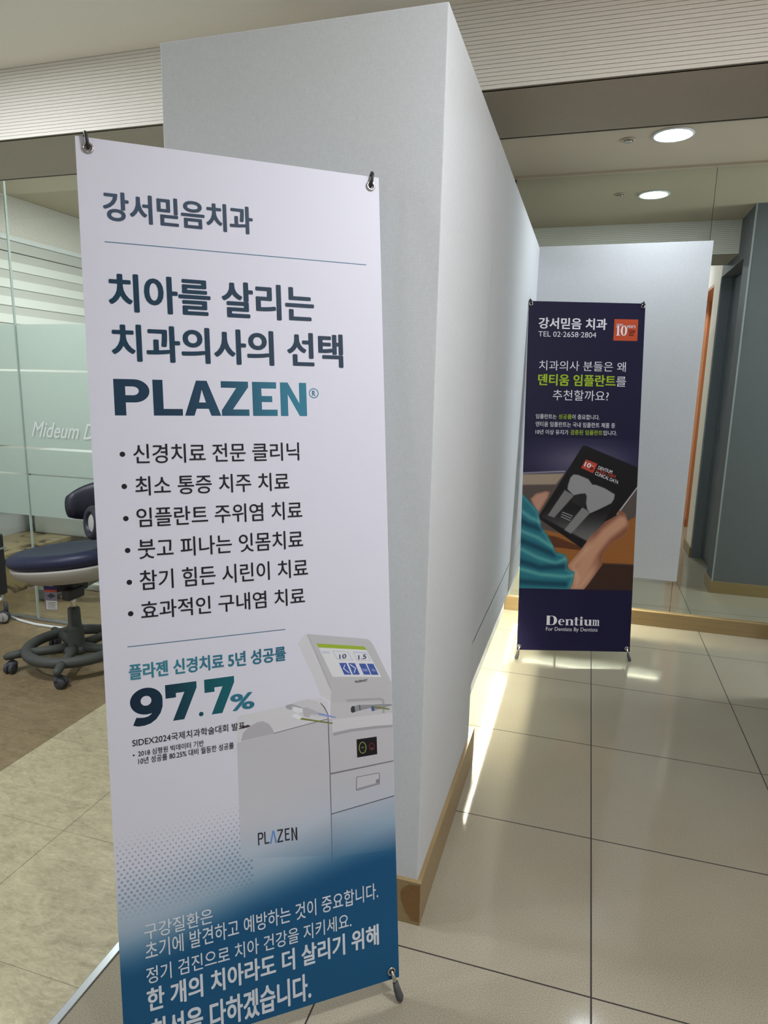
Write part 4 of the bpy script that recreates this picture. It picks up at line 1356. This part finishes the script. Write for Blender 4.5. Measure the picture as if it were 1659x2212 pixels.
PHOTO = {'tablet': [(305.0, 1081.3), (322.3, 1083.5), (617.1, 968.8), (620.8, 889.0), (595.4, 871.1), (500.0, 726.7), (352.5, 557.0), (326.7, 544.7), (96.3, 696.5), (91.7, 712.2)],
    'tabletedge': [(620.0, 906.4), (623.1, 900.7), (502.9, 726.7), (496.9, 730.7)],
    'xray': [(247.8, 918.6), (198.6, 839.4), (101.6, 709.5), (354.4, 582.2), (415.7, 651.9), (469.3, 761.0), (513.3, 820.0), (483.6, 833.9), (430.1, 861.8), (371.3, 877.9), (288.0, 928.2)],
    'crown': [(236.7, 875.0), (247.9, 915.8), (263.4, 933.4), (287.9, 931.7), (342.1, 910.8), (364.2, 882.4), (382.8, 881.6), (430.0, 864.7), (483.6, 833.9), (481.7, 810.6), (468.2, 787.1), (411.3, 756.8), (359.9, 732.4), (342.8, 752.4), (335.6, 784.3), (337.6, 822.1), (329.5, 835.3), (303.4, 833.0), (268.9, 824.7), (235.7, 854.7)],
    'dark': [(270.0, 825.3), (303.4, 833.0), (329.5, 835.3), (337.6, 822.1), (335.6, 784.3), (323.8, 759.6), (258.7, 788.5)],
    'dark2': [(361.1, 731.3), (411.3, 756.8), (465.4, 784.1), (489.7, 828.2), (507.0, 831.5), (463.1, 769.5), (423.4, 745.4)],
    'implant': [(221.3, 851.5), (271.8, 823.6), (171.7, 705.1), (136.3, 716.0)],
    'implant2': [(317.9, 763.5), (359.8, 735.3), (262.3, 622.4), (226.5, 642.1)],
    'orange': [(325.2, 1012.7), (386.9, 991.0), (365.8, 941.4), (302.0, 968.9)],
    'sleeve': [(-45.1, 834.2), (-1.4, 829.3), (43.7, 783.9), (86.1, 738.3), (106.5, 657.1), (137.1, 616.9), (174.5, 553.3), (187.2, 524.2), (234.4, 513.5), (250.1, 484.4), (252.0, 437.4), (290.7, 420.6), (283.8, 373.3), (265.3, 319.8), (-27.6, 313.7)],
    'handl': [(43.1, 801.3), (71.1, 829.7), (122.9, 843.6), (143.4, 839.4), (135.8, 809.1), (86.6, 723.7), (74.4, 738.0)],
    'arm': [(251.3, 455.1), (309.9, 526.8), (364.9, 610.0), (398.7, 639.9), (437.5, 687.4), (500.1, 723.8), (510.5, 751.9), (543.4, 733.4), (563.3, 678.4), (559.3, 637.4), (528.5, 607.5), (477.3, 577.2), (435.7, 523.5), (429.7, 458.8), (391.1, 399.1), (363.6, 357.2), (335.7, 321.2), (265.3, 319.8), (286.2, 385.1)],
    'desk': [(101.1, 645.3), (230.3, 618.8), (383.1, 592.8), (599.4, 720.0), (610.8, 468.4), (505.3, 469.2), (388.7, 457.9), (312.7, 308.9), (107.4, 469.7)],
    'deskdark': [(435.0, 470.6), (616.9, 462.7), (624.2, 303.5), (313.2, 297.1), (368.9, 369.1)],
    'deskdark2': [(108.0, 616.2), (184.1, 606.2), (314.5, 556.2), (327.0, 535.9), (174.6, 550.3)],
    'folds': [[(-31.0, 759.0), (46.6, 702.5), (99.8, 680.3)], [(-27.0, 642.6), (91.1, 598.3), (162.8, 553.0)], [(-23.8, 549.1), (94.9, 492.9), (189.5, 465.5), (241.1, 490.1)], [(-20.1, 437.7), (109.8, 405.0), (238.9, 395.9), (279.7, 402.7)]],
    'creases': [[(-29.0, 700.9), (30.4, 667.2), (101.1, 645.3)], [(-25.2, 590.1), (81.1, 551.3), (176.0, 512.2)], [(-21.5, 478.8), (108.5, 440.3), (242.7, 449.0)], [(-17.7, 367.1), (111.5, 357.9), (240.5, 354.7)]],
    'line': [(-36.9, 932.7), (217.6, 948.1)],
    'band': [(-36.7, 927.0), (218.0, 938.2), (173.8, 879.4), (-34.8, 872.1)],
    'armaxis': [(309.6, 385.6), (374.1, 528.1), (446.1, 623.4), (524.9, 689.3)],
    'glow': [(318.1, 1044.2)],
    'midline': [(12.9, 329.3), (593.7, 328.3)]}
B.text_quad('DENTIUM', [(388.7, 963.9), (462.8, 940.6), (393.8, 980.2)], WHITE_B, .005)
B.text_quad('LONG-TERM', [(381.1, 949.9), (481.2, 917.3), (386.3, 965.0)], ORANGE, .005)
B.text_quad('CLINICAL DATA', [(373.6, 934.7), (496.4, 887.5), (379.9, 951.0)], WHITE_B, .005)
B.text_quad('10', [(316.2, 977.3), (349.1, 966.5), (323.4, 1000.6)], WHITE_B, .03)
B.poly([(348.3, 986.1), (370.1, 978.5), (368.5, 974.4), (346.7, 982.0)], (215,170,160))
B.poly([(347.5, 976.8), (367.5, 970.4), (361.1, 955.8), (342.3, 962.9)], (120,36,34))
B.poly([(212.9, 738.0), (268.4, 717.7), (266.9, 713.0), (211.4, 733.4)], (150,150,152))
B.poly([(209.9, 726.3), (263.1, 705.9), (261.5, 701.2), (208.3, 721.6)], (150,150,152))
B.poly([(206.8, 714.6), (257.7, 694.1), (256.2, 689.4), (205.3, 709.9)], (150,150,152))

def sdf_poly(P_, poly):
    """signed distance to a polygon, negative inside"""
    poly = np.asarray(poly, float)
    n = len(poly)
    d = np.full(len(P_), 1e18)
    inside = np.zeros(len(P_), bool)
    for i in range(n):
        a, b = poly[i], poly[(i + 1) % n]
        e = b - a
        w = P_ - a
        t = np.clip((w @ e) / (e @ e + 1e-9), 0, 1)
        q = w - t[:, None] * e
        d = np.minimum(d, (q * q).sum(1))
        c = ((a[1] <= P_[:, 1]) & (b[1] > P_[:, 1])) | ((b[1] <= P_[:, 1]) & (a[1] > P_[:, 1]))
        xi = a[0] + (P_[:, 1] - a[1]) / (e[1] if abs(e[1]) > 1e-9 else 1e-9) * e[0]
        inside ^= c & (P_[:, 0] < xi)
    d = np.sqrt(d)
    return np.where(inside, -d, d)
def line_dist(P_, line):
    line = np.asarray(line, float)
    d = np.full(len(P_), 1e18)
    for a, b in zip(line, line[1:]):
        e = b - a
        w = P_ - a
        t = np.clip((w @ e) / (e @ e + 1e-9), 0, 1)
        q = w - t[:, None] * e
        d = np.minimum(d, (q * q).sum(1))
    return np.sqrt(d)

def navy_base(p):
    return np.tile(np.array((27.0, 25.0, 58.0)), (len(p), 1)) + 0 * p[:, :1]

def photo(P_):
    """the picture printed on the navy banner: hands holding a tablet with an x-ray"""
    u, v = P_[:, 0:1], P_[:, 1:2]
    def mask(key, soft=2.0):
        return (1 - smooth((sdf_poly(P_, PHOTO[key]) + soft) / (2 * soft)))[:, None]
    def put(c, key, color, soft=2.0, amt=1.0):
        return blend(c, np.array(color, float), mask(key, soft) * amt)
    c = navy_base(P_)
    gx, gy = PHOTO['glow'][0]
    g = np.exp(-((u - gx) / 240) ** 2 - ((v - gy + 40) / 90) ** 2)
    c = blend(c, np.array((128, 120, 142)), g * 0.75)
    ly = PHOTO['line'][0][1]
    below = smooth((ly - v) / 6)
    c = blend(c, np.array((92, 80, 74)), below)
    c = put(c, 'band', (168, 150, 130), 6)
    dl_ = line_dist(P_, PHOTO['line'])[:, None]
    c = blend(c, np.array((190, 184, 190)), np.exp(-(dl_ / 4) ** 2) * 0.8)
    grain = np.sin(v * 0.55 + 2.5 * np.sin(u * 0.012)) * 0.5 + 0.5
    c = put(c, 'desk', (168, 106, 52), 5)
    c = c * (1 - mask('desk', 5) * grain * 0.12)
    c = put(c, 'deskdark2', (96, 56, 34), 4)
    c = put(c, 'deskdark', (64, 42, 32), 8)
    # far hand, tablet, screen
    dh = sdf_poly(P_, PHOTO['handl'])[:, None]
    c = put(c, 'handl', (196, 148, 126), 2.5)
    c = blend(c, np.array((140, 92, 76)), mask('handl', 2.5) * smooth((dh + 14) / 14) * 0.6)
    c = put(c, 'tablet', (26, 23, 25), 2)
    c = put(c, 'tabletedge', (196, 190, 188), 1.5)
    xr = mask('xray', 6)
    depth = smooth((760 - v) / 170)
    c = blend(c, blend(np.array((30, 28, 30)), np.array((112, 110, 110)), depth), xr)
    noise_ = (np.sin(u * 3.1 + v * 1.7) * np.sin(u * 1.3 - v * 2.9)) * 5
    for key, col_ in (('implant', (128, 127, 126)), ('implant2', (136, 135, 134))):
        c = put(c, key, col_, 4)
    c = put(c, 'dark', (42, 40, 40), 4)
    c = put(c, 'dark2', (24, 22, 23), 4)
    c = put(c, 'crown', (156, 155, 156), 3)
    c = c + noise_ * xr
    c = put(c, 'orange', (200, 74, 52), 1.5)
    # near arm
    c = put(c, 'arm', (206, 154, 124), 4)
    am = mask('arm', 4)
    da = sdf_poly(P_, PHOTO['arm'])[:, None]
    ax_ = line_dist(P_, PHOTO['armaxis'])[:, None]
    side = smooth((u + v * 0.25 - 470) / 90)
    c = blend(c, np.array((132, 80, 58)), am * smooth((ax_ - 14) / 36) * (0.25 + 0.6 * side))
    c = blend(c, np.array((226, 184, 156)), am * np.exp(-((da + 22) / 12) ** 2) * (1 - side) * 0.5)
    # teal sleeve with folds
    sm = mask('sleeve', 4)
    c = blend(c, np.array((40, 118, 134)), sm)
    for fl in PHOTO['folds']:
        c = blend(c, np.array((104, 178, 176)), sm * np.exp(-(line_dist(P_, fl)[:, None] / 11) ** 2) * 0.75)
    for fl in PHOTO['creases']:
        c = blend(c, np.array((18, 62, 84)), sm * np.exp(-(line_dist(P_, fl)[:, None] / 16) ** 2) * 0.8)
    ds = sdf_poly(P_, PHOTO['sleeve'])[:, None]
    c = blend(c, np.array((120, 186, 178)), sm * np.exp(-((ds + 8) / 7) ** 2) * 0.35)
    # lower navy field
    c = blend(c, navy_base(P_), smooth((330.5 - v) / 2.0))
    return np.clip(c, 0, 255)

# ------------------------------------------------------------------ fat-face serif lettering for the navy banner
def serif_word(P_, u0, u1, v0, v1, color):
    sc = (u1 - u0) / 690.0
    hv = (v1 - v0) / 100.0
    def q(pts):
        return [(u0 + x * sc, v0 + y * hv) for x, y in pts]
    def r(x0, x1, y0, y1):
        P_.poly(q([(x0, y0), (x1, y0), (x1, y1), (x0, y1)]), color)
    def stem(x, w, top, serif=8, left=True):
        r(x, x + w, 0, top)
        r(x - serif, x + w + serif, 0, 5)
        if left:
            r(x - serif, x, top - 5, top)
    # D
    r(4, 46, 0, 100)
    P_.poly(q([(40, 0), (80, 0)] + arc(80, 50, 62, 50, -90, 90, 22) + [(40, 100), (40, 95), (76, 95)] + arc(76, 50, 24, 45, 90, -90, 18) + [(40, 5)]), color)
    r(0, 50, 0, 4); r(0, 50, 96, 100)
    # e
    x = 158
    P_.poly(q(arc(x + 42, 33, 42, 34, 20, 315, 30) + arc(x + 46, 33, 18, 28, 300, 30, 20)), color)
    r(x + 20, x + 80, 34, 39)
    r(x + 62, x + 82, 34, 50)
    # n
    x = 262
    stem(x, 30, 65)
    P_.poly(q([(x + 30, 52)] + arc(x + 56, 47, 38, 20, 120, 0, 14) + [(x + 94, 0), (x + 64, 0), (x + 64, 46)] + arc(x + 50, 48, 14, 12, 0, 150, 10)), color)
    r(x + 56, x + 102, 0, 5)
    # t
    x = 384
    r(x, x + 28, 4, 88); r(x - 16, x + 46, 60, 65)
    P_.poly(q([(x, 12), (x + 4, 2), (x + 18, -1), (x + 36, 0), (x + 46, 8), (x + 42, 12), (x + 34, 6), (x + 28, 10)]), color)
    # i
    x = 452
    stem(x, 30, 65)
    P_.poly(q(arc(x + 15, 84, 16, 12, 0, 360, 18)[:-1]), color)
    # u
    x = 512
    r(x, x + 30, 16, 65); r(x - 10, x + 2, 60, 65)
    P_.poly(q([(x, 20)] + arc(x + 32, 19, 32, 20, 180, 300, 12) + [(x + 62, 12), (x + 56, 14), (x + 44, 8), (x + 34, 10), (x + 30, 20)]), color)
    r(x + 58, x + 88, 0, 65); r(x + 48, x + 60, 60, 65); r(x + 86, x + 98, 0, 5)
    # m
    x = 622
    k = 0.62
    r(x, x + 18, 0, 65); r(x - 8, x + 2, 60, 65); r(x - 6, x + 24, 0, 5)
    for o_ in (18, 50):
        P_.poly(q([(x + o_, 54), (x + o_ + 10, 66), (x + o_ + 22, 66), (x + o_ + 32, 56), (x + o_ + 32, 0), (x + o_ + 14, 0), (x + o_ + 14, 52), (x + o_ + 8, 57)]), color)
        r(x + o_ + 9, x + o_ + 38, 0, 5)
def serif_ten(P_, u0, u1, v0, v1, color):
    w, h_ = u1 - u0, v1 - v0
    def q(pts):
        return [(u0 + x * w, v0 + y * h_) for x, y in pts]
    P_.poly(q([(0.10, 0.05), (0.10, 0.84), (0.0, 0.80), (0.0, 0.85), (0.22, 1.0), (0.27, 1.0), (0.27, 0.05), (0.38, 0.05), (0.38, 0), (0.0, 0), (0.0, 0.05)]), color)
    P_.poly(q(arc(0.71, 0.5, 0.29, 0.51, 0, 360, 28)[:-1]), color, [q(arc(0.71, 0.5, 0.11, 0.45, 0, 360, 24)[:-1])])
serif_ten(B, 454, 511, 1651, 1702, WHITE_B)
serif_word(B, 151, 424, 136.5, 186, WHITE_B)

B.grid(0, 599.4, 0, 326, 20, 10, navy_base)
B.grid(0, 599.4, 326, 1120, 320, 420, photo)
B.grid(0, 599.4, 1120, 1815.6, 20, 20, navy_base)

wb = place_banner("x_banner", (-0.3265, 1.2895, 0.05), 0.661, 0.1341, 600.9,
                  "white clinic banner fading to blue at the foot, nearest the viewer")
A.build(wb, (200, 202, 206), M['sheet'])
stand_parts(wb, 0.6009, 1.8244, [(-0.279, 1.805), (0.281, 1.804), (-0.279, 0.021), (0.281, 0.021)], 0.1341, 0.05, True)
bb = place_banner("x_banner", (0.302, 3.567, 0.05), 0.3002, 0.1277, 599.4,
                  "dark navy banner with a photo of hands holding a tablet, by the mirror")
B.build(bb, (206, 206, 210), M['sheet'])
stand_parts(bb, 0.5994, 1.8156, [(-0.288, 1.802), (0.287, 1.801), (-0.288, 0.019), (0.281, 0.018)], 0.1277, 0.05, True)

# ------------------------------------------------------------------ cut-out script on the frosted film
v_, t_ = text_mesh("Mideum Dental", 0.0)
lo, hi = v_.min(0), v_.max(0)
bm = bmesh.new()
pv = []
for p in v_:
    a = (p[0] - lo[0]) / (hi[0] - lo[0])
    b = (p[1] - lo[1]) / (hi[1] - lo[1])
    pv.append(bm.verts.new((-2.965 + a * 0.60 + b * 0.03 + 2.45, -0.0062, 1.085 + b * 0.085)))
for t in t_:
    try:
        bm.faces.new([pv[i] for i in t])
    except ValueError:
        pass
link("lettering", bm, M['white'], panes[1])
